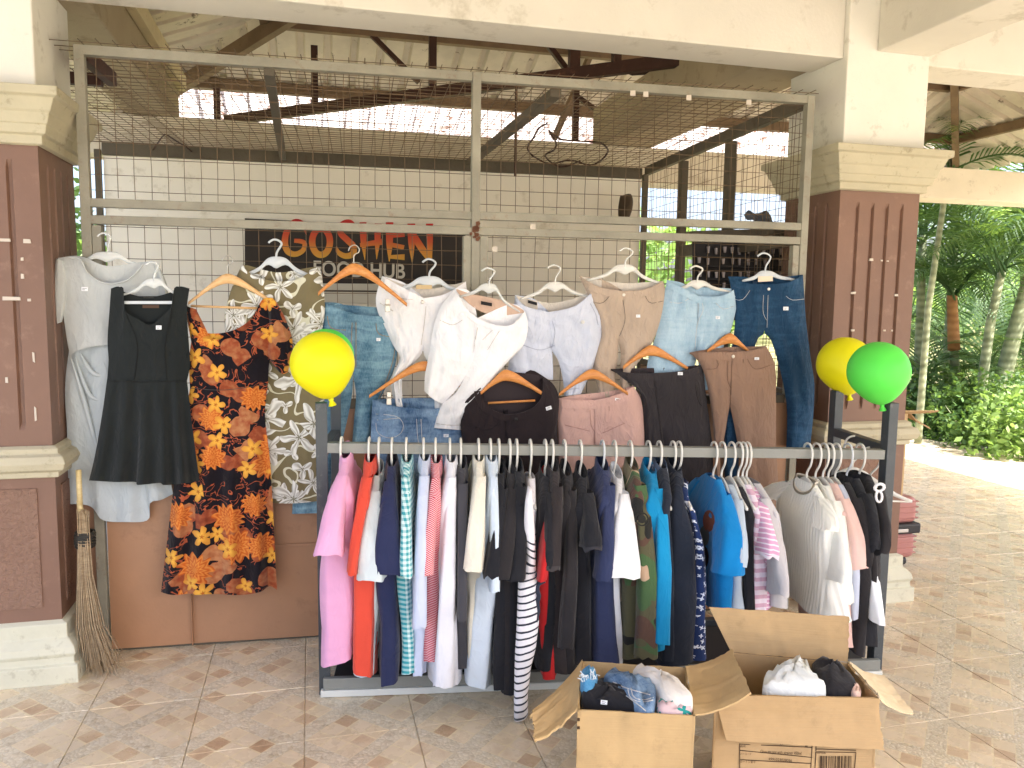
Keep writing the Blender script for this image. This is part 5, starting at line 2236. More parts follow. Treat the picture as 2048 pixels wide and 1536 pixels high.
shirt('black polo directly left of the striped top', 1035, (1037, 936), F_BK1, [(1020, 1026, 1046), (1180, 1016, 1042), (1390, 1008, 1036)], (1012, 1050, 1160), cat='polo shirt', name='polo_shirt')


def two_tone(name):
    m = Mat(name, .92, .15)
    uv = m.uv()
    z = m.sep(uv)[1]
    w = m.math('MULTIPLY', m.noise(uv, 14, 2), .012)
    f = m.math('LESS_THAN', m.math('FRACT', m.math('DIVIDE', m.math('ADD', z, w), .0262)), .27)
    f = m.math('MULTIPLY', f, m.math('LESS_THAN', z, .66))
    fabric_end(m, m.mix(f, lin((232, 230, 234)), lin((50, 54, 66))), uv)
    return m.m


F_STRIPE = two_tone('black_white_stripe')
shirt('white top with black stripes and one sleeve hanging to the floor', 1063, (1060, 950), F_STRIPE, [(1060, 1052, 1066), (1160, 1044, 1070), (1290, 1040, 1072)], None, cat='striped top', name='striped_top', hv=(.17, .15), collar=False)
st_top = bpy.data.objects['striped_top']
# its long sleeve and side trailing to the floor
b = MB()
rings, uvs = [], []
prof = [(975, 1056, 1064), (1010, 1050, 1066), (1060, 1047, 1070), (1120, 1053, 1071), (1160, 1036, 1074), (1200, 1035, 1076), (1250, 1033, 1078), (1300, 1030, 1072), (1340, 1029, 1062), (1390, 1028, 1056), (1434, 1028, 1056)]
for k, (y, xl, xr) in enumerate(prof):
    v = -.22 - .045 * k / (len(prof) - 1)
    ul, z = on_rack(xl, y, v)
    ur, _ = on_rack(xr, y, v)
    z = max(z, .006)
    uc, hw = (ul + ur) / 2, (ur - ul) / 2
    ring = []
    for q in range(20):
        a = 2 * math.pi * q / 20
        w = 1 + .12 * noise.noise(Vector((math.cos(a) * 1.5, math.sin(a) * 1.5, k * .7)))
        ring.append(rack(uc + hw * math.sin(a), v + .028 * math.cos(a) * w, z + .010 * math.sin(a * 1.0) * (1 if y > 1150 else -.8)))
        uvs.append((hw * math.sin(a), z))
    rings.append(ring)
b.rings(rings, True, True, uvs)
b.build('sleeve', F_STRIPE, st_top, True)
b = MB()
pp = [on_rack(x, y, -.262) for x, y in ((1072, 1150), (1082, 1156), (1086, 1164), (1078, 1170), (1074, 1180), (1078, 1192), (1074, 1206), (1077, 1224), (1073, 1244))]
b.tube([rack(u, -.255 + .008 * math.sin(k * 2.2), z) for k, (u, z) in enumerate(pp)], [.006, .012, .010, .007, .010, .008, .011, .008, .004], 8)
b.build('frill', F_STRIPE, st_top, True)

shirt('black tee with a red lower half, half hidden behind the striped top', 1093, (1092, 946), F_BK1, [(1000, 1084, 1100), (1130, 1078, 1100), (1145, 1076, 1102), (1340, 1082, 1106)], (1086, 1108, 1130), cat='tee', name='tee')
F_RED = C('red_jersey', (186, 40, 42))
rt = shirt('red tee showing between the black ones', 1098, (1093, 958), F_RED, [(1030, 1086, 1102), (1150, 1074, 1104), (1355, 1084, 1108)], (1074, 1092, 1160), cat='tee', name='tee', hanger=False)
shirt('dark brown tee with broad sleeve hem right of the red one', 1107, (1108, 936), C('dark_brown_jersey', (52, 47, 48), var=.2), [(1020, 1098, 1116), (1150, 1100, 1124), (1345, 1102, 1140)], (1084, 1118, 1136), cat='tee', name='tee', cuff=C('brown_rib', (66, 62, 64)))
shirt('black shirt with long body, right of the dark brown tee', 1132, (1134, 944), F_BK2, [(1020, 1118, 1140), (1160, 1108, 1148), (1345, 1108, 1150)], (1120, 1146, 1300))
shirt('black polo shirt with ribbed sleeve hem beside the navy one', 1164, (1166, 948), F_BK1, [(1020, 1150, 1172), (1160, 1150, 1186), (1330, 1148, 1184)], (1164, 1200, 1094), cat='polo shirt', name='polo_shirt', cuff=C('black_rib', (54, 54, 60)))
shirt('navy shirt directly left of the white polo', 1209, (1206, 934), C('navy_cotton', (52, 60, 92)), [(1020, 1196, 1216), (1160, 1188, 1224), (1330, 1184, 1234)], (1190, 1220, 1160), grey=True)
shirt('white polo shirt with a wide flaring sleeve', 1233, (1238, 950), C('white_pique', (236, 238, 240)), [(1020, 1226, 1244), (1170, 1228, 1244), (1330, 1234, 1244)], (1206, 1276, 1152), cat='polo shirt', name='polo_shirt', hv=(.19, .17), sl_top=.018)
F_CAMO = camo_print('camouflage_print')
ja = shirt('camouflage jacket with a round patch, right of the white polo', 1265, (1268, 934), F_CAMO, [(1020, 1262, 1288), (1160, 1252, 1300), (1316, 1248, 1316)], (1274, 1312, 1318), cat='jacket', name='jacket', collar_mat=C('olive_cloth', (120, 112, 86)), sl_top=.022)
u_, z_ = on_rack(1278, 1032, -.225)
b = MB()
for r0, dr in ((.021, .0028),):
    ringp = [rack(u_ + r0 * math.cos(a), -.265 - .006 * math.cos(a), z_ + r0 * 1.1 * math.sin(a)) for a in [2 * math.pi * k / 24 for k in range(25)]]
    b.tube(ringp, dr, 6)
M_PATCH = plain('patch_black', (34, 34, 30), .8)
pa = b.build('sleeve_patch', M_PATCH, ja, True)
b = MB()
b.prism([rack(u_ + .013 * math.cos(a), -.266 - .004 * math.cos(a), z_ + .015 * math.sin(a)) for a in [2 * math.pi * k / 16 for k in range(16)]], RK_N * .003)
b.build('patch_centre', M_PATCH, pa)
shirt('bright turquoise long sleeved shirt right of the camouflage jacket', 1302, (1302, 940), C('turquoise_cotton', (22, 138, 190)), [(1010, 1288, 1326), (1160, 1300, 1334), (1300, 1306, 1332)], (1304, 1338, 1290), sl_top=.02)
shirt('navy blouse with a grey patterned collar behind the turquoise shirt', 1324, (1322, 930), F_BK3, [(1020, 1320, 1338), (1160, 1322, 1346), (1320, 1318, 1346)], None, cat='blouse', name='blouse', collar_mat=speck_print('grey_floral', (72, 86, 108), (150, 160, 176), 30, .4))
shirt('dark navy dress with smooth wide side on the rail', 1352, (1352, 936), C('midnight_cloth', (36, 42, 54), var=.15), [(1000, 1346, 1372), (1100, 1342, 1394), (1200, 1334, 1394), (1330, 1322, 1386)], None, cat='dress', name='dress', hv=(.18, .20))
F_SPECK = speck_print('navy_white_sprig', (34, 52, 96), (214, 222, 236), 46, .42)
shirt('narrow navy dress with small white flowers', 1364, (1368, 958), F_SPECK, [(1000, 1377, 1386), (1100, 1392, 1406), (1200, 1396, 1414), (1322, 1384, 1416)], None, cat='dress', name='dress', hv=(.17, .19), collar=False)

# tees on the right half show their fronts
F_BLUE = C('bright_blue_jersey', (16, 124, 190))
bt = shirt('bright blue tee with a brown and grey figure on its chest', 1435, (1428, 952), F_BLUE, [(1040, 1436, 1464), (1150, 1436, 1470), (1226, 1436, 1464)], (1432, 1487, 1148), cat='tee', name='tee', hv=(.20, .20), collar=False, fold=.004)
u_, z_ = on_rack(1440, 985, -.13)
for nm, col, (px, py, ww, hh), v in (('chest_print', (112, 66, 52), (1437, 1046, .075, .045), -.02), ('chest_print', (82, 86, 86), (1424, 1072, .06, .038), .02)):
    # printed motif lying on the left face of the shirt
    pass
BODY = [o for o in bt.children if o.name.startswith('body')][0]
bvb = BVHTree.FromPolygons([tuple(v.co) for v in BODY.data.vertices], [tuple(p.vertices) for p in BODY.data.polygons])
for nm, col, (px, py, rx, ry) in (('chest_print', (124, 74, 58), (1418, 1042, 12, 22)), ('chest_print', (84, 92, 92), (1409, 1072, 10, 21)), ('chest_print', (38, 36, 40), (1409, 1114, 9, 22)), ('chest_print', (40, 64, 100), (1428, 1068, 4, 9))):
    b = MB()
    cen = hit(bvb, px, py, .002)
    ringp = [hit(bvb, px + rx * math.cos(a), py + ry * math.sin(a), .002) for a in [2 * math.pi * k / 14 for k in range(14)]]
    ringp = [p for p in ringp if p is not None]
    if cen is not None and len(ringp) > 6:
        k = len(ringp)
        b.add([cen] + ringp, [(0, 1 + i, 1 + (i + 1) % k) for i in range(k)])
        b.build(nm, plain('print_ink', col, .8), bt)
shirt('pale grey blue tee right of the bright blue one', 1452, (1458, 962), C('grey_blue_jersey', (176, 190, 204)), [(1060, 1472, 1488), (1226, 1464, 1488)], (1466, 1488, 1130), cat='tee', name='tee', hv=(.20, .20), collar=False)
shirt('black top between the grey blue tee and the pink striped ones', 1471, (1478, 966), F_BK1, [(1060, 1488, 1510), (1226, 1486, 1510)], None, cat='top', name='top', hv=(.20, .20), collar=False)
F_PKS = stripes('pink_wide_stripe', (226, 214, 226), (206, 166, 186), .034, .45, 1)
shirt('white top with broad pink stripes', 1486, (1492, 962), F_PKS, [(1060, 1504, 1526), (1150, 1504, 1530), (1224, 1496, 1530)], None, cat='top', name='top', hv=(.20, .20), collar=False)
F_PKS2 = stripes('pink_narrow_stripe', (212, 160, 192), (236, 224, 234), .016, .3, 1, .25)
shirt('pink tee with narrow white stripes and a rolled sleeve', 1495, (1504, 966), F_PKS2, [(1060, 1520, 1536), (1150, 1520, 1538), (1220, 1524, 1540)], (1524, 1548, 1112), cat='tee', name='tee', hv=(.20, .19), collar=False, cuff=F_PKS2)
shirt('long pale grey tee, last before the wide gap on the rail', 1503, (1514, 960), C('pale_grey_jersey', (190, 188, 190)), [(1040, 1546, 1560), (1130, 1546, 1572), (1212, 1538, 1578)], (1546, 1574, 1190), cat='tee', name='tee', hv=(.20, .20), collar=False)


def pleated(name, rgb):
    m = Mat(name, .9, .15)
    uv = m.uv()
    s = m.sep(uv)
    c = lin(rgb)
    m.color(c)
    m.inp('Sheen Weight', .1)
    h = m.math('SINE', m.math('MULTIPLY', s[0], 330.0))
    m.bump(m.math('ADD', m.math('MULTIPLY', h, .5), m.noise(uv, 8, 3)), .4, .006)
    return m.m


F_CREAMP = pleated('cream_pleated_crepe', (234, 235, 228))
bl = shirt('cream pleated blouse with a dark beaded neckline', 1625, (1614, 960), F_CREAMP, [(1050, 1640, 1664), (1150, 1644, 1676), (1236, 1640, 1690)], (1640, 1668, 1060), cat='blouse', name='blouse', hv=(.21, .24), collar=False, hem_wave=.03, fold=.014)
neck_u, neck_z = on_rack(1612, 957, 0)
for nm, rr, du, colr in (('neck_band', .0045, 0, (132, 124, 106)), ('neck_trim', .004, .005, (222, 214, 196))):
    b = MB()
    b.tube([rack(neck_u + du - .004 - .024 * math.sin(q), .078 * math.cos(q), neck_z - .004 + du - .052 * max(0, math.sin(q)) ** .8) for q in [2 * math.pi * k / 28 for k in range(29)]], rr, 8)
    b.build(nm, C(nm + '_cloth', colr), bl, True)
shirt('white blouse with a fluted hem right of the cream one', 1643, (1648, 964), C('ivory_crepe', (232, 233, 226)), [(1040, 1662, 1680), (1160, 1666, 1692), (1196, 1670, 1702)], (1664, 1690, 1164), cat='blouse', name='blouse', hv=(.20, .22), collar=False, hem_wave=.05, fold=.012)
shirt('pale pink blouse with a slanting sleeve', 1658, (1664, 960), C('pale_pink_crepe', (224, 190, 180)), [(1040, 1676, 1696), (1160, 1682, 1700), (1300, 1688, 1706)], (1694, 1730, 1136), cat='blouse', name='blouse', hv=(.20, .19), collar=False, hem_wave=.03)
shirt('pale blue blouse with scalloped edge', 1669, (1676, 962), C('pale_blue_crepe', (196, 204, 222)), [(1040, 1692, 1708), (1150, 1700, 1722), (1236, 1704, 1724)], None, cat='blouse', name='blouse', hv=(.20, .19), collar=False)
shirt('black shirt, first of three at the right end of the rail', 1683, (1688, 958), F_BK2, [(1040, 1704, 1722), (1160, 1716, 1738), (1312, 1706, 1728)], (1718, 1736, 1130), hv=(.20, .20), collar=False)
shirt('black shirt on a grey hanger near the right post', 1706, (1704, 950), F_BK1, [(1040, 1716, 1734), (1160, 1724, 1744), (1290, 1722, 1750)], (1728, 1752, 1100), hv=(.19, .20), grey=True, collar=False)
bk_ = shirt('black blouse with a white bow, last on the rail', 1731, (1726, 946), F_BK2, [(1040, 1736, 1754), (1140, 1738, 1758), (1285, 1728, 1758)], (1744, 1768, 1105), cat='blouse', name='blouse', hv=(.19, .19), collar=False)
b = MB()
u_, z_ = on_rack(1757, 982, -.2)
for a0, lx, lz in ((.3, .02, .03), (2.2, -.016, .028), (-1.2, .012, -.04)):
    loop = [rack(u_ + lx * math.sin(q) * 1.0, -.2 - .008 * math.sin(q * .5), z_ + lz * (1 - math.cos(q)) * .5) for q in [2 * math.pi * k / 12 for k in range(13)]]
    b.tube(loop, .0045, 6)
b.build('bow', C('white_ribbon', (230, 230, 232)), bk_, True)

# white shorts leg hanging inside the right post, and two spare hangers on the side bar
shirt('white trousers folded over a hanger by the right post', 1742, (1750, 1000), C('white_drill', (232, 236, 240)), [(1060, 1758, 1768), (1110, 1756, 1771), (1180, 1754, 1776), (1250, 1754, 1774)], None, cat='trousers', name='trousers', hv=(.12, .25), collar=False, slope=.04, hanger=False, front=-.25)
o = rail_hanger(W_R - .01, 'white hanger turned sideways, sticking out past the right post', R(78), False, .10, -.03)
o = rail_hanger(W_R - .02, 'white hanger hooked over the side bar behind the right post', R(84), False, .22, -.005)

# ------------------------------------------------------------------ balloons on the rack posts


def balloon(name, label, centre, r, col, knot_dir, post_top):
    m = Mat('latex_' + name, .5, .3)
    c = lin(col)
    m.color(c)
    m.inp('Subsurface Weight', .35)
    m.inp('Subsurface Radius', (.05, .05, .05))
    m.inp('Subsurface Scale', .6)
    m.inp('Coat Weight', .05)
    t = thing('balloon', label, 'balloon', centre, 'balloons on the rack posts')
    ax = Vector(knot_dir).normalized()
    s = ax.cross(Vector((0, 1, 0))).normalized()
    w = ax.cross(s)
    b = MB()
    rings = []
    for k in range(25):
        f = k / 24
        a = math.pi * f
        h = -math.cos(a)
        rr = math.sin(a)
        if h > .35:
            g_ = (h - .35) / .65
            rr = rr * (1 - .16 * g_) + .02 * g_
            h = h + .16 * g_ ** 2
        rings.append([centre + ax * (h * r) + (s * math.cos(q) + w * math.sin(q)) * (rr * r + 1e-4) for q in [2 * math.pi * i / 32 for i in range(32)]])
    b.rings(rings)
    b.build('skin', m.m, t, True)
    tip = centre + ax * (r * 1.14)
    b = MB()
    b.tube([tip - ax * .006, tip + ax * .008, tip + ax * .014, tip + ax * .03], [.006, .010, .007, .015], 10)
    b.build('knot', m.m, t, True)
    return t


YEL, GRN = (232, 226, 16), (92, 222, 82)


def on_rk(px, py, v):
    u, z = on_rack(px, py, v)
    return rack(u, v, z)


balloon('green_a', 'green balloon mostly hidden behind the yellow one at the left post', on_rk(653, 712, .17), .105, GRN, (.1, .1, -1), None)
balloon('yellow_a', 'yellow balloon at the top of the left rack post', on_rk(645, 727, -.08), .113, YEL, (.22, .15, -1), None)
balloon('yellow_b', 'yellow balloon behind the green one at the right post', on_rk(1690, 729, RD), .122, YEL, (.30, .1, -1), None)
balloon('green_b', 'green balloon in front at the top of the right rack post', on_rk(1757, 743, -.02), .116, GRN, (.28, .1, -1), None)


# ------------------------------------------------------------------ broom leaning at the left column
br = thing('stick_broom', 'stick broom of thin palm ribs tied with black band, standing by the left column', 'broom', on_plane(200, 1355, CG_O - CG_N * .2, CG_N))


def on_br(px, py, off=.14):
    return on_cage(px, py, off)


M_RIB = wood_mat('palm_rib', (134, 112, 84), (178, 156, 122))
b = MB()
b.tube([on_br(158, 1000), on_br(163, 1030)], [.010, .012], 8)
b.tube([on_br(157, 940), on_br(160, 1010)], .011, 8)
b.build('handle', wood_mat('broom_handle', (206, 184, 130), (222, 202, 150)), br, True)
b = MB()
for k in range(230):
    f = rng.random()
    g_ = rng.gauss(0, .33)
    g_ = max(-1, min(1, g_))
    d = rng.uniform(-.024, .024)
    x0 = 166 + g_ * 12 + rng.uniform(-2, 2)
    x1 = 168 + g_ * 13
    endx = 204 + (g_ * 52 if g_ > 0 else g_ * 46) + rng.uniform(-8, 8)
    endy = 1362 + rng.uniform(-44, 8) - abs(g_) * 22
    curve = [(x0, 1020 + rng.uniform(-2, 14), d), (x1, 1075, d), (171 + g_ * 16, 1150, d * 1.4), (182 + g_ * 30, 1250, d * 2), (endx, endy, d * 3)]
    pts = []
    for i in range(9):
        t = i / 8 * 4
        i0 = min(3, int(t))
        q = t - i0
        a, c = curve[i0], curve[i0 + 1]
        pts.append(on_br(a[0] + (c[0] - a[0]) * q, a[1] + (c[1] - a[1]) * q, .14 + a[2] + (c[2] - a[2]) * q + (.06 * (i / 8) ** 2)))
    for p in pts:
        p.z = max(p.z, .003)
    b.tube(pts, [.0021] * 6 + [.0016, .0013, .0008], 4, cap=False)
o = b.build('palm_ribs', M_RIB, br, True)
o['kind'] = 'stuff'
b = MB()
for k in range(7):
    y = 1064 + k * 4.6
    cpt = on_br(170, y)
    rr = .036 if k not in (0, 6) else .033
    b.tube([cpt + CG_D * (rr * math.cos(a)) + CG_N * (rr * .8 * math.sin(a)) + Vector((0, 0, .003 * math.sin(a + k))) for a in [2 * math.pi * i / 16 for i in range(17)]], .0052, 6)
b.build('binding', plain('black_rubber', (50, 48, 42), .6), br, True)

# ------------------------------------------------------------------ cardboard boxes


def cardboard(name, rgb):
    m = Mat(name, .82, .25)
    p = m.pos()
    c = lin(rgb)
    n1 = m.noise(p, 5, 5, .65)
    col = m.ramp(n1, [(.3, tuple(x * .88 for x in c)), (.7, tuple(x * 1.06 for x in c))])
    scuff = m.ramp(m.noise(p, 13, 6, .75), [(.56, (0, 0, 0)), (.70, (1, 1, 1))])
    col = m.mix(m.math('MULTIPLY', scuff, .4), col, tuple(x * .62 for x in c))
    m.color(col)
    flute = m.noise(m.mapping(p, (1, 1, 60)), 4, 2)
    m.bump(m.math('ADD', m.math('MULTIPLY', flute, .3), m.noise(p, 9, 4, .6)), .25, .01)
    return m.m


M_CARD = cardboard('cardboard', (190, 162, 118))
M_CARD2 = cardboard('dull_cardboard', (180, 152, 112))
M_CARDIN = cardboard('cardboard_inside', (192, 164, 122))
M_PRINT = plain('box_print', (64, 46, 30), .8)
M_EDGE = cardboard('cardboard_edge', (212, 194, 160))


def slab(b, quad, nrm, th=.005, n=6, bend=0.0, seed=0.0, rough=0.0, grooves=()):
    """board between four corners with a slight warp, th thick towards -nrm"""
    A, B, C_, D = [Vector(q) for q in quad]
    top, bot = [], []
    for i in range(n + 1):
        s = i / n
        c1, c2 = [], []
        for j in range(n + 1):
            t = j / n
            p = A.lerp(B, s).lerp(D.lerp(C_, s), t)
            w = bend * math.sin(math.pi * t) * 1.0 + .004 * noise.noise(Vector((s * 3, t * 3, seed))) + .0016 * noise.noise(Vector((s * 11, t * 9, seed + 2))) - (.0030 if i in grooves else 0)
            if rough and (j == n or i == n):
                p = p + (A - D).normalized() * (rough * (noise.noise(Vector((s * 9, t * 9, seed + 4))) if j == n else 0)) + (A - B).normalized() * (rough * (noise.noise(Vector((s * 9, t * 9, seed + 8))) if i == n else 0))
            c1.append(p + nrm * w)
            c2.append(p + nrm * (w - th))
        top.append(c1)
        bot.append(c2)
    b.grid(top)
    b.grid(bot, flip=True)
    rim = [(i, 0) for i in range(n)] + [(n, j) for j in range(n)] + [(i, n) for i in range(n, 0, -1)] + [(0, j) for j in range(n, 0, -1)]
    R1 = [top[i][j] for i, j in rim]
    R2 = [bot[i][j] for i, j in rim]
    k = len(R1)
    b.add(R1 + R2, [(i, (i + 1) % k, (i + 1) % k + k, i + k) for i in range(k)])


def carton(label, z, px, flaps, mat, hgt):
    """open carton: px are the picture positions of its top corners FL, FR, BR, BL at height z"""
    FL, FR, BR, BL = [at_z(*p, z) for p in px]
    cen = (FL + FR + BR + BL) / 4
    t = thing('cardboard_box', label, 'box', (cen.x, cen.y, 0), 'open cardboard boxes on the floor')
    base = [Vector((p.x, p.y, 0)) for p in (FL, FR, BR, BL)]
    T = [FL, FR, BR, BL]
    for k, nm in enumerate(('front', 'side', 'back', 'side')):
        a, c = k, (k + 1) % 4
        nrm = (T[c] - T[a]).cross(Vector((0, 0, 1))).normalized()
        b = MB()
        slab(b, (T[a], T[c], base[c], base[a]), nrm, .005, 24, 0, k + z * 10, 0, (9, 16))
        b.build('wall', mat, t, True)
    b = MB()
    b.prism([p + Vector((0, 0, .004)) for p in base], Vector((0, 0, .004)))
    b.build('bottom', mat, t)
    return t, T


def flap(t, a, c, pa, pc, mat, bend=.006, seed=1.0, rough=.0):
    b = MB()
    nrm = (c - a).cross(pa - a).normalized()
    slab(b, (a, c, pc, pa), nrm, .005, 28, bend, seed, rough, (2, 4, 12, 25, 27))
    return b.build('flap', mat, t, True)


BZ = .36
boxA, TA = carton('tall open carton in front, stuffed with denim and pale clothes', BZ, [(1155, 1420), (1390, 1433), (1372, 1335), (1165, 1322)], None, M_CARD, BZ)
FL, FR, BR, BL = TA
UP = Vector((0, 0, .001))
flap(boxA, BL + UP, FL + UP, on_plane(1064, 1424, FL + Vector((0, .05, 0)), Vector((0, 1, 0))), on_plane(1070, 1486, FL - Vector((0, .10, 0)), Vector((0, 1, 0))), M_CARD, .012, 3.0, .02)
flap(boxA, FR + UP, BR + UP, on_plane(1503, 1388, FR + Vector((0, -.02, 0)), Vector((0, 1, 0))), on_plane(1464, 1300, BR + Vector((0, .02, 0)), Vector((0, 1, 0))), M_CARD, .012, 4.0, .01)
# front flap folded down inside, printed marks on the left edge
b = MB()
nA = (FR - FL).cross(Vector((0, 0, 1))).normalized()
for px, py in ((1157, 1436), (1157, 1452)):
    p = on_plane(px, py, FL + nA * .001, nA)
    e = (FR - FL).normalized()
    b.prism([p - e * .004, p + e * .004, p + e * .004 - Vector((0, 0, .009)), p - e * .004 - Vector((0, 0, .009))], nA * .0008)
b.build('print_mark', M_PRINT, boxA, kind='stuff')

boxB, TB = carton('wide open carton at the right with printed label and barcode', BZ, [(1430, 1390), (1757, 1397), (1695, 1325), (1462, 1305)], None, M_CARD2, BZ)
FL, FR, BR, BL = TB
nB = (FR - FL).cross(Vector((0, 0, 1))).normalized()
nBk = -nB
flap(boxB, BL + UP, BR + UP, on_plane(1418, 1214, BL - nB * .03, nB), on_plane(1698, 1234, BR - nB * .03, nB), M_CARD2, .006, 5.0, .004)
flap(boxB, FL + UP, FR + UP, on_plane(1452, 1480, FL + nB * .035, nB), on_plane(1768, 1500, FR + nB * .035, nB), M_CARD2, .010, 6.0, .004)
flap(boxB, FR + UP, BR + UP, on_plane(1826, 1430, FR + Vector((0, .02, 0)), Vector((0, 1, 0))), on_plane(1766, 1352, BR + Vector((0, -.02, 0)), Vector((0, 1, 0))), M_EDGE, .012, 7.0, .004)


def on_b(px, py, off=.0015):
    return on_plane(px, py, FL + nB * off, nB)


def kb(x, y):
    return 1350 + x / 3.98, 1150 + y / 3.98


lab = MB()
eB = (FR - FL).normalized()


def prule(b, p, q, w=.0012):
    P, Q = on_b(*kb(*p)), on_b(*kb(*q))
    d = (Q - P).normalized()
    s = nB.cross(d) * w
    b.prism([P - s, P + s, Q + s, Q - s], nB * .0004)


for p, q in (((515, 1340), (515, 1580)), ((1092, 1345), (1078, 1580)), ((512, 1345), (1092, 1372)), ((512, 1395), (1092, 1452)), ((512, 1470), (1085, 1500)), ((512, 1540), (1080, 1575)),
             ((1122, 1352), (1122, 1400)), ((1122, 1385), (1440, 1395)), ((1122, 1408), (1440, 1412)), ((1440, 1412), (1425, 1580)), ((1122, 1408), (1112, 1580))):
    prule(lab, p, q)
lab.build('label_lines', M_PRINT, boxB, kind='stuff')
bc = MB()
x = 1155
while x < 1410:
    w = rng.choice((2, 3, 5, 8))
    P = [on_b(*kb(x, 1440)), on_b(*kb(x + w, 1440)), on_b(*kb(x + w - 4, 1570)), on_b(*kb(x - 4, 1570))]
    bc.prism(P, nB * .0004)
    x += w + rng.choice((3, 4, 6, 9))
bc.build('barcode', M_PRINT, boxB, kind='stuff')
for s, x0, x1, y, h in (('Glass tea pot with strainer 450ml', 678, 1004, 1432, 34), ('4991023028056', 742, 930, 1481, 22), ('A', 1030, 1058, 1380, 26), ('17', 836, 858, 1362, 16), ('品名', 518, 560, 1378, 20), ('バーコード', 518, 606, 1440, 20), ('カートン番号', 518, 640, 1504, 22), ('Barcode', 1130, 1200, 1430, 14)):
    p, q = on_b(*kb(x0, y - 8)), on_b(*kb(x1, y + 8 if x1 - x0 > 150 else y - 6))
    hh = (on_b(*kb(x0, y)) - on_b(*kb(x0, y - h))).length
    text_between('box_lettering', s, p, q, hh, nB, M_PRINT, boxB, 0.0, .0006)


def heap(name, label, cat, P0, px_poly, z, rise, mat, group=None, seed=0.0, uvscale=1.0):
    """a folded garment lying in a box: outline on a level plane, domed with creases"""
    b = MB()
    P = catmull(px_poly + [px_poly[0]], 3)[:-1]
    cx = sum(p[0] for p in P) / len(P)
    cy_ = sum(p[1] for p in P) / len(P)
    rings, uvs = [], []
    for s, d in ((.96, -.6), (1.0, -.2), (1.0, .1), (.97, .45), (.90, .62), (.72, .72), (.5, .85), (.25, .95), (.04, 1.0)):
        ring = []
        for x, y in P:
            q = at_z(cx + (x - cx) * s, cy_ + (y - cy_) * s, z)
            cr = .34 - .9 * abs(noise.noise(Vector((x * .035 + s * 1.5, y * .05, seed)))) + .25 * abs(noise.noise(Vector((x * .09, y * .09 + s * 2.5, seed + 3))))
            q = q + Vector((0, 0, rise * (d + cr * min(1, abs(d) + .2))))
            ring.append(q)
            uvs.append((q.x + q.z * .6, q.y + q.z * .6))
        rings.append(ring)
    b.rings(rings, True, True, uvs)
    o = b.build(name, mat, None, True)
    HEAP_BV[o.name] = b.bvh()
    return tag(o, label, cat, group)


HEAP_BV = {}
GRP = 'folded clothes in the cardboard boxes'
heap('folded_trousers', 'folded black trousers at the front of the tall carton', 'trousers', None, [(1162, 1408), (1166, 1382), (1190, 1372), (1225, 1372), (1262, 1396), (1290, 1424), (1240, 1420), (1196, 1414)], .345, .035, C('black_folded_cloth', (34, 34, 38)), GRP, 1)
heap('folded_jeans', 'folded blue jeans on top in the tall carton', 'jeans', None, [(1206, 1372), (1226, 1354), (1252, 1370), (1290, 1374), (1312, 1386), (1308, 1424), (1284, 1426), (1250, 1404)], .355, .045, D_BLUE, GRP, 2)
heap('folded_shirt', 'folded off white shirt at the back of the tall carton', 'shirt', None, [(1264, 1356), (1278, 1350), (1310, 1364), (1350, 1382), (1374, 1402), (1384, 1424), (1330, 1416), (1312, 1396), (1284, 1376)], .36, .05, C('off_white_folded', (222, 216, 208)), GRP, 3)
heap('folded_scarf', 'folded patterned pink and teal cloth in the corner of the tall carton', 'cloth', None, [(1312, 1412), (1340, 1410), (1372, 1418), (1384, 1430), (1350, 1432), (1318, 1428)], .352, .028, speck_print('pink_teal_print', (206, 180, 182), (40, 140, 136), 26, .5), GRP, 4)
fj = bpy.data.objects['folded_jeans']
b = MB()
for l in ([(1214, 1376), (1240, 1384), (1270, 1404), (1292, 1422)], [(1226, 1364), (1252, 1376), (1300, 1390)], [(1256, 1378), (1262, 1396), (1284, 1404), (1306, 1400)], [(1262, 1376), (1268, 1394), (1288, 1400), (1306, 1395)]):
    seam(b, HEAP_BV['folded_jeans'], l, .0016)
b.build('stitching', M_THREAD_L, fj, True, kind='stuff')
b = MB()
if applique(b, HEAP_BV['folded_jeans'], [(1238, 1374), (1234, 1394)], [(1244, 1376), (1240, 1396)], n=2, m=3, lift=.006):
    b.build('belt_loop', D_BLUE, fj, True)
sticker(bpy.data.objects['folded_trousers'], HEAP_BV['folded_trousers'], 1208, 1404, 13, 8, .1)
sh = heap('frayed_shorts', 'bright blue frayed denim shorts in the left corner of the tall carton', 'shorts', None, [(1160, 1384), (1164, 1366), (1186, 1358), (1196, 1376), (1184, 1396), (1168, 1396)], .355, .05, denim('bright_denim', (52, 120, 168), (110, 168, 200), .6), GRP, 5)
b = MB()
for k in range(16):
    a = rng.uniform(-.3, 1)
    p0 = at_z(1164 + k * 1.9, 1364 - k * .4, .40)
    pts = [p0, p0 + Vector((rng.uniform(-.012, .006), rng.uniform(-.01, .01), .014)), p0 + Vector((rng.uniform(-.03, .010), rng.uniform(-.02, .02), .022 + rng.uniform(-.01, .01)))]
    b.tube(pts, .0012, 4)
b.build('fringe', C('white_fray', (214, 224, 230)), sh, kind='stuff')
heap('folded_shirt', 'folded white cloth standing to a point in the wide carton', 'shirt', None, [(1524, 1388), (1530, 1366), (1566, 1348), (1602, 1330), (1614, 1340), (1636, 1378), (1650, 1396), (1580, 1394)], .345, .05, C('white_folded_cloth', (222, 228, 228)), GRP, 6)
heap('folded_trousers', 'crumpled black trousers beside the white cloth in the wide carton', 'trousers', None, [(1622, 1344), (1644, 1338), (1660, 1350), (1676, 1344), (1694, 1366), (1714, 1394), (1660, 1398), (1640, 1376)], .34, .05, F_BK2, GRP, 7)
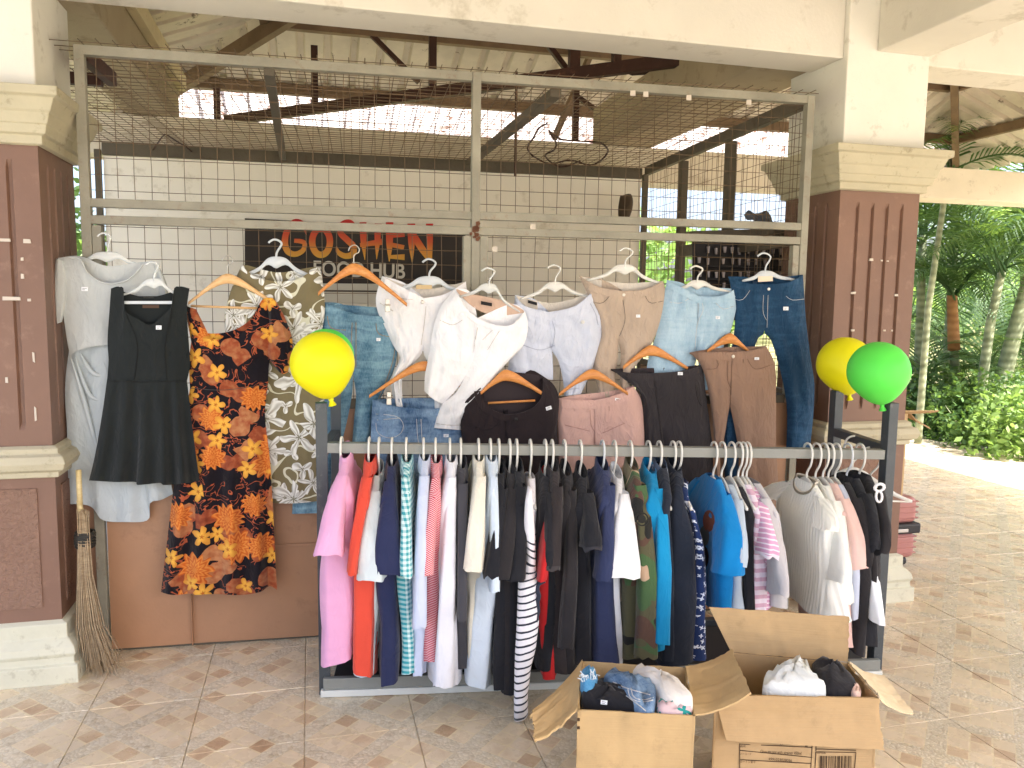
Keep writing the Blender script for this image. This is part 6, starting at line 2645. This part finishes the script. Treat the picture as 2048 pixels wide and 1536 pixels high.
heap('folded_cloth', 'small pale pink cloth wedged at the right of the wide carton', 'cloth', None, [(1702, 1376), (1716, 1380), (1722, 1396), (1710, 1400), (1700, 1392)], .345, .025, C('pink_folded_cloth', (218, 186, 170)), GRP, 8)

# ------------------------------------------------------------------ suitcase and a box behind the right column
sx, sy = 3.16, 3.84
su = thing('suitcase', 'dusty pink hard shell suitcase lying behind the right column', 'suitcase', (sx, sy, 0))
M_SHELL = plain('pink_shell', (166, 112, 106), .35, .5)
M_BLK = plain('black_rubber_trim', (38, 38, 40), .5)
for z0, z1 in ((.05, .205), (.255, .41)):
    b = MB()
    b.box((sx - .20, sy - .16, z0), (sx + .20, sy + .16, z1))
    bevel(b.build('shell', M_SHELL, su), .035, 4)
    for k in range(4):
        b = MB()
        zz = z0 + .03 + k * .032
        b.box((sx - .203, sy - .163, zz), (sx + .203, sy + .163, zz + .008))
        bevel(b.build('ridge', M_SHELL, su), .004, 1)
b = MB()
b.box((sx - .215, sy - .175, .20), (sx + .215, sy + .175, .26))
bevel(b.build('band', M_BLK, su), .012, 3)
b = MB()
b.box((sx + .03, sy - .185, .215), (sx + .12, sy - .174, .235))
bevel(b.build('latch', plain('latch_grey', (180, 176, 170), .4, .5, .6), su), .003)
for dx in (-.15, .15):
    for dy in (-.11, .11):
        b = MB()
        b.tube([Vector((sx + dx - .012, sy + dy, .026)), Vector((sx + dx + .012, sy + dy, .026))], .026, 12)
        b.build('wheel', M_BLK, su)
bx = thing('cardboard_box', 'narrow carton with a loose flap on top of the pink suitcase', 'box', (sx - .06, sy, .42), 'open cardboard boxes on the floor')
x0, x1, y0, y1, z0, z1 = sx - .22, sx + .11, sy - .13, sy + .13, .412, .90
for q in (((x0, y0), (x1, y0)), ((x1, y0), (x1, y1)), ((x1, y1), (x0, y1)), ((x0, y1), (x0, y0))):
    a, c = q
    b = MB()
    A, B_ = Vector((*a, z1)), Vector((*c, z1))
    slab(b, (A, B_, Vector((*c, z0)), Vector((*a, z0))), (B_ - A).cross(Vector((0, 0, 1))).normalized(), .005, 4, 0, a[0])
    b.build('wall', M_CARDIN, bx)
A, B_ = Vector((x1, y0, z1)), Vector((x1, y1, z1))
flap(bx, A, B_, A + Vector((.14, -.02, -.10)), B_ + Vector((.15, 0, -.02)), M_CARD2, .01, 2.0)
flap(bx, Vector((x0, y0, z1)), A, Vector((x0, y0 - .12, z1 + .03)), A + Vector((.08, -.14, .02)), M_CARDIN, .01, 2.5)

# ------------------------------------------------------------------ palms and bushes beyond the terrace


def leaf_mat(name, a, c, trans=.35):
    m = Mat(name, .5, .35)
    p = m.pos()
    oi = m.n('ObjectInfo')
    f = m.math('ADD', m.math('MULTIPLY', m.noise(p, 3, 3), .7), m.math('MULTIPLY', oi.outputs['Random'], .35))
    col = m.ramp(f, [(.25, lin(a)), (.75, lin(c))])
    m.color(col)
    tr = m.n('BsdfTranslucent')
    m.l(m.mix(.5, col, lin((150, 180, 60))), tr.inputs['Color'])
    mx = m.n('MixShader', i_0=trans)
    m.l(m.b.outputs[0], mx.inputs[1])
    m.l(tr.outputs[0], mx.inputs[2])
    m.l(mx.outputs[0], m.t.nodes['Material Output'].inputs[0])
    return m.m


M_FROND = leaf_mat('palm_frond_green', (50, 80, 48), (94, 122, 76))
M_FROND2 = leaf_mat('bright_frond_green', (100, 134, 68), (150, 174, 108), .5)
M_HEDGE = leaf_mat('hedge_green', (66, 102, 52), (126, 156, 92), .4)


def trunk_mat(name, a, c):
    m = Mat(name, .75, .3)
    p = m.pos()
    z = m.sep(p)[2]
    ringf = m.math('SINE', m.math('MULTIPLY', m.math('ADD', z, m.math('MULTIPLY', m.noise(p, 3, 2), .06)), 70.0))
    f = m.math('ADD', m.math('MULTIPLY', ringf, .09), m.noise(p, 5, 4))
    m.color(m.ramp(f, [(.3, lin(a)), (.7, lin(c))]))
    m.bump(ringf, .3, .01)
    return m.m


M_TRUNK = trunk_mat('grey_green_trunk', (104, 112, 84), (160, 166, 134))
M_TRUNK2 = trunk_mat('orange_brown_sheath', (136, 92, 56), (172, 124, 78))


def frond_mb(L=1.6, droop=.9, pairs=26, width=.36, seed=0, up=1.0):
    """palm leaf along +x from the origin, rising and then drooping"""
    b = MB()
    r_ = random.Random(seed)
    P = []
    n = 14
    for i in range(n + 1):
        s = i / n
        P.append(Vector((L * s * (1 - .18 * s * droop), .05 * math.sin(s * 2 + seed), L * (up * .75 * s - droop * s * s * .85))))
    b.tube(P, [.016 * (1 - .85 * i / n) for i in range(n + 1)], 5, cap=False)
    for k in range(pairs):
        s = .14 + .86 * k / (pairs - 1)
        i = min(n - 1, int(s * n))
        f = s * n - i
        p = P[i].lerp(P[i + 1], f)
        d = (P[i + 1] - P[i]).normalized()
        side = Vector((0, 1, 0)) - d * d.y
        side.normalize()
        upv = d.cross(side)
        ln = width * L / 1.6 * (1.5 * math.sin(math.pi * (.12 + .80 * s)) ** .7) * r_.uniform(.85, 1.1)
        for sg in (-1, 1):
            dirv = (side * sg * .80 + d * (.45 + .4 * s) - upv * -.18).normalized()
            sag = Vector((0, 0, -1))
            w = .017 * r_.uniform(.8, 1.2)
            q0 = p
            q1 = p + dirv * ln * .5 + sag * (ln * .05)
            q2 = p + dirv * ln + sag * (ln * r_.uniform(.22, .40))
            t = d * w
            b.add([q0 - t * .4, q0 + t * .4, q1 + t, q1 - t, q2], [(0, 1, 2, 3), (3, 2, 4)])
    return b


FR_ME = {}
for key, (L, dr, mat, sd, up) in {'a': (1.55, .95, M_FROND, 1, 1.0), 'b': (1.3, 1.25, M_FROND, 2, .9), 'c': (1.7, .7, M_FROND, 3, 1.2), 'd': (1.4, 1.0, M_FROND2, 4, 1.0)}.items():
    FR_ME[key] = frond_mb(L, dr, 26, .36, sd, up).mesh('frond', mat, False)


def palm(label, px_path, x_or_y, keys, n, scale=1.0, r=.05, sheath=None, tilt=(0, 0), group=None, spread_=1.0):
    """px_path: picture positions of the trunk from the ground up, on the plane y = depth"""
    pts = [at_y(px, py, x_or_y) for px, py in px_path]
    base = pts[0]
    t = thing('palm_tree', label, 'palm', (base.x, base.y, -.2), group)
    path = []
    for i in range(len(pts) - 1):
        for k in range(4):
            path.append(pts[i].lerp(pts[i + 1], k / 4))
    path.append(pts[-1])
    path[0].z = min(path[0].z, -.2)
    b = MB()
    m_ = len(path)
    b.tube(path, [r * (1.15 - .4 * i / m_) for i in range(m_)], 10)
    b.build('trunk', M_TRUNK, t, True)
    if sheath:
        b = MB()
        k = max(2, int(m_ * sheath))
        b.tube(path[-k:], [r * 1.25 * (1 - .25 * i / k) for i in range(k)], 10)
        b.build('leaf_sheath', M_TRUNK2, t, True)
    top = path[-1]
    for k in range(n):
        o = bpy.data.objects.new('frond', FR_ME[keys[k % len(keys)]])
        COL.objects.link(o)
        o.parent = t
        o.matrix_parent_inverse = Matrix.Translation(-Vector(t.location))
        a = 2.399 * k + rng.uniform(-.3, .3)
        pit = rng.uniform(-.55, .35) if k > n * .3 else rng.uniform(-1.0, -.4)
        sc_ = scale * rng.uniform(.8, 1.1)
        o.matrix_world = Matrix.Identity(4)
        o.location = top + Vector((0, 0, rng.uniform(-.12, .05)))
        o.rotation_euler = (rng.uniform(-.3, .3), pit, a)
        o.scale = (sc_, sc_, sc_)
    return t


palm('palm with orange brown sheath right beside the maroon column', [(1916, 880), (1912, 780), (1908, 700), (1904, 590)], 8.2, 'abc', 13, 1.0, .06, .45)
palm('slender pale ringed palm trunk leaning right in front of the thicket', [(1952, 890), (1962, 780), (1982, 640), (2004, 540)], 7.4, 'aca', 13, 1.05, .055)
palm('thick leaning ringed palm at the right edge of the picture', [(1996, 800), (2020, 700), (2050, 590), (2080, 480)], 7.6, 'acb', 13, 1.2, .085)
palm('low young palm with arching leaves at the foot of the column', [(1880, 900), (1878, 860)], 7.6, 'bab', 12, .75, .04)
palm('small palm with feathery leaves between the two trunks', [(1968, 860), (1972, 740)], 7.9, 'bba', 12, .62, .03)
palm('palm reaching up between the white beam and the roof edge', [(1836, 880), (1856, 620), (1900, 320)], 7.1, 'cac', 11, .8, .035)
palm('tall palm whose leaves reach up under the roof edge', [(1890, 900), (1896, 700), (1910, 450), (1925, 330)], 8.8, 'cac', 14, 1.15, .06)
palm('bright sunlit palm behind the others at the right', [(2060, 880), (2052, 700), (2046, 520)], 9.6, 'dda', 14, 1.2, .06)
palm('tall palm standing hidden behind the maroon column', [(1835, 900), (1838, 700), (1846, 470)], 8.6, 'aca', 14, 1.15, .06)
palm('dark palm low in the gap beside the column', [(1850, 880), (1850, 790)], 8.4, 'abb', 12, .9, .05)
palm('bushy palm filling the middle of the thicket', [(1940, 880), (1936, 800)], 9.0, 'cab', 14, 1.0, .05)


def leaf_cloud(b, n, inside, size, seed):
    r_ = random.Random(seed)
    k = 0
    while k < n:
        p = inside(r_)
        if p is None:
            continue
        a, e = r_.uniform(0, 6.28), r_.uniform(-.9, .9)
        d = Vector((math.cos(a) * math.cos(e), math.sin(a) * math.cos(e), math.sin(e)))
        s = d.cross(Vector((r_.gauss(0, 1), r_.gauss(0, 1), r_.gauss(0, 1)))).normalized()
        l = size * r_.uniform(.6, 1.3)
        w = l * .28
        b.add([p, p + d * l * .5 + s * w, p + d * l, p + d * l * .5 - s * w], [(0, 1, 2, 3)])
        k += 1


def bush(label, cen, rad, n, size, mat, seed, cat='bush', name='bush', flat=1.0):
    t = thing(name, label, cat, (cen.x, cen.y, -.2))
    b = MB()

    def inside(r_):
        q = Vector((r_.uniform(-1, 1), r_.uniform(-1, 1), r_.uniform(-1, 1)))
        l = q.length
        if l > 1 or l < .35:
            return None
        lump_ = 1 + .35 * noise.noise(q.normalized() * 2.2 + Vector((seed, 0, 0)))
        if noise.noise(q * 2.6 + Vector((0, seed, 0))) < -.18:
            return None
        return cen + Vector((q.x * rad[0], q.y * rad[1], q.z * rad[2])) * lump_
    leaf_cloud(b, n, inside, size, seed)
    b.build('foliage', mat, t)
    b = MB()
    r_ = random.Random(seed)
    for k in range(9):
        a = r_.uniform(0, 6.28)
        b.tube([Vector((cen.x, cen.y, -.25)), cen + Vector((math.cos(a) * rad[0] * .4, math.sin(a) * rad[1] * .4, -rad[2] * .2)), cen + Vector((math.cos(a) * rad[0] * .8, math.sin(a) * rad[1] * .8, rad[2] * .5))], [.02, .013, .005], 5)
    b.build('stems', M_TRUNK, t, True)
    return t


bush('rounded leafy bush at the edge of the terrace', at_y(1975, 850, 7.0) + Vector((.2, 0, -.1)), (.85, .7, .62), 9000, .07, M_HEDGE, 5)
bush('loose low shrub with bright leaves at the right edge of the terrace', at_y(2062, 880, 6.3), (.6, .5, .6), 2600, .085, M_FROND2, 8)
bush('dense green shrub seen in the slit beside the left column', Vector((-2.6, 7.6, 1.2)), (1.1, 1.0, 1.6), 5200, .10, M_HEDGE, 9)
bush('low dark shrub at the foot of the palms beside the column', at_y(1872, 850, 8.0), (.9, .6, .7), 4200, .09, M_FROND, 12)

# thicket and far trees that read as one mass
b = MB()
r_ = random.Random(77)
for k in range(165):
    key = r_.choice('abcd')
    L = r_.uniform(1.2, 2.2)
    me = frond_mb(L, r_.uniform(.6, 1.3), 20, .34, k, r_.uniform(.8, 1.3))
    x, y, z = r_.uniform(8.3, 14), r_.uniform(6.5, 13.5), r_.uniform(-.1, 3.4)
    z *= r_.uniform(.3, 1.0)
    M4 = Matrix.Translation((x, y, z)) @ Matrix.Rotation(r_.uniform(0, 6.28), 4, 'Z') @ Matrix.Rotation(r_.uniform(-1.1, .2), 4, 'Y')
    b.add([M4 @ v for v in me.v], me.f)
o = b.build('palm_thicket', M_FROND)
tag(o, 'dense mass of palm fronds behind the separate palms', 'thicket')
o['kind'] = 'stuff'
b = MB()
for k in range(26):
    a = R(r_.uniform(-24, 68))
    d = r_.uniform(34, 60)
    c = Vector((math.sin(a) * d, math.cos(a) * d, r_.uniform(1.0, 2.5)))
    rx, rz = r_.uniform(2.5, 5), r_.uniform(1.5, 3.2)

    def inside(q_):
        q = Vector((q_.uniform(-1, 1), q_.uniform(-1, 1), q_.uniform(-1, 1)))
        if q.length > 1 or q.length < .5:
            return None
        return c + Vector((q.x * rx, q.y * rx, q.z * rz))
    leaf_cloud(b, 700, inside, .6, k)
o = b.build('far_trees', M_FROND2)
tag(o, 'pale band of distant trees beyond the garden', 'trees')
o['kind'] = 'stuff'
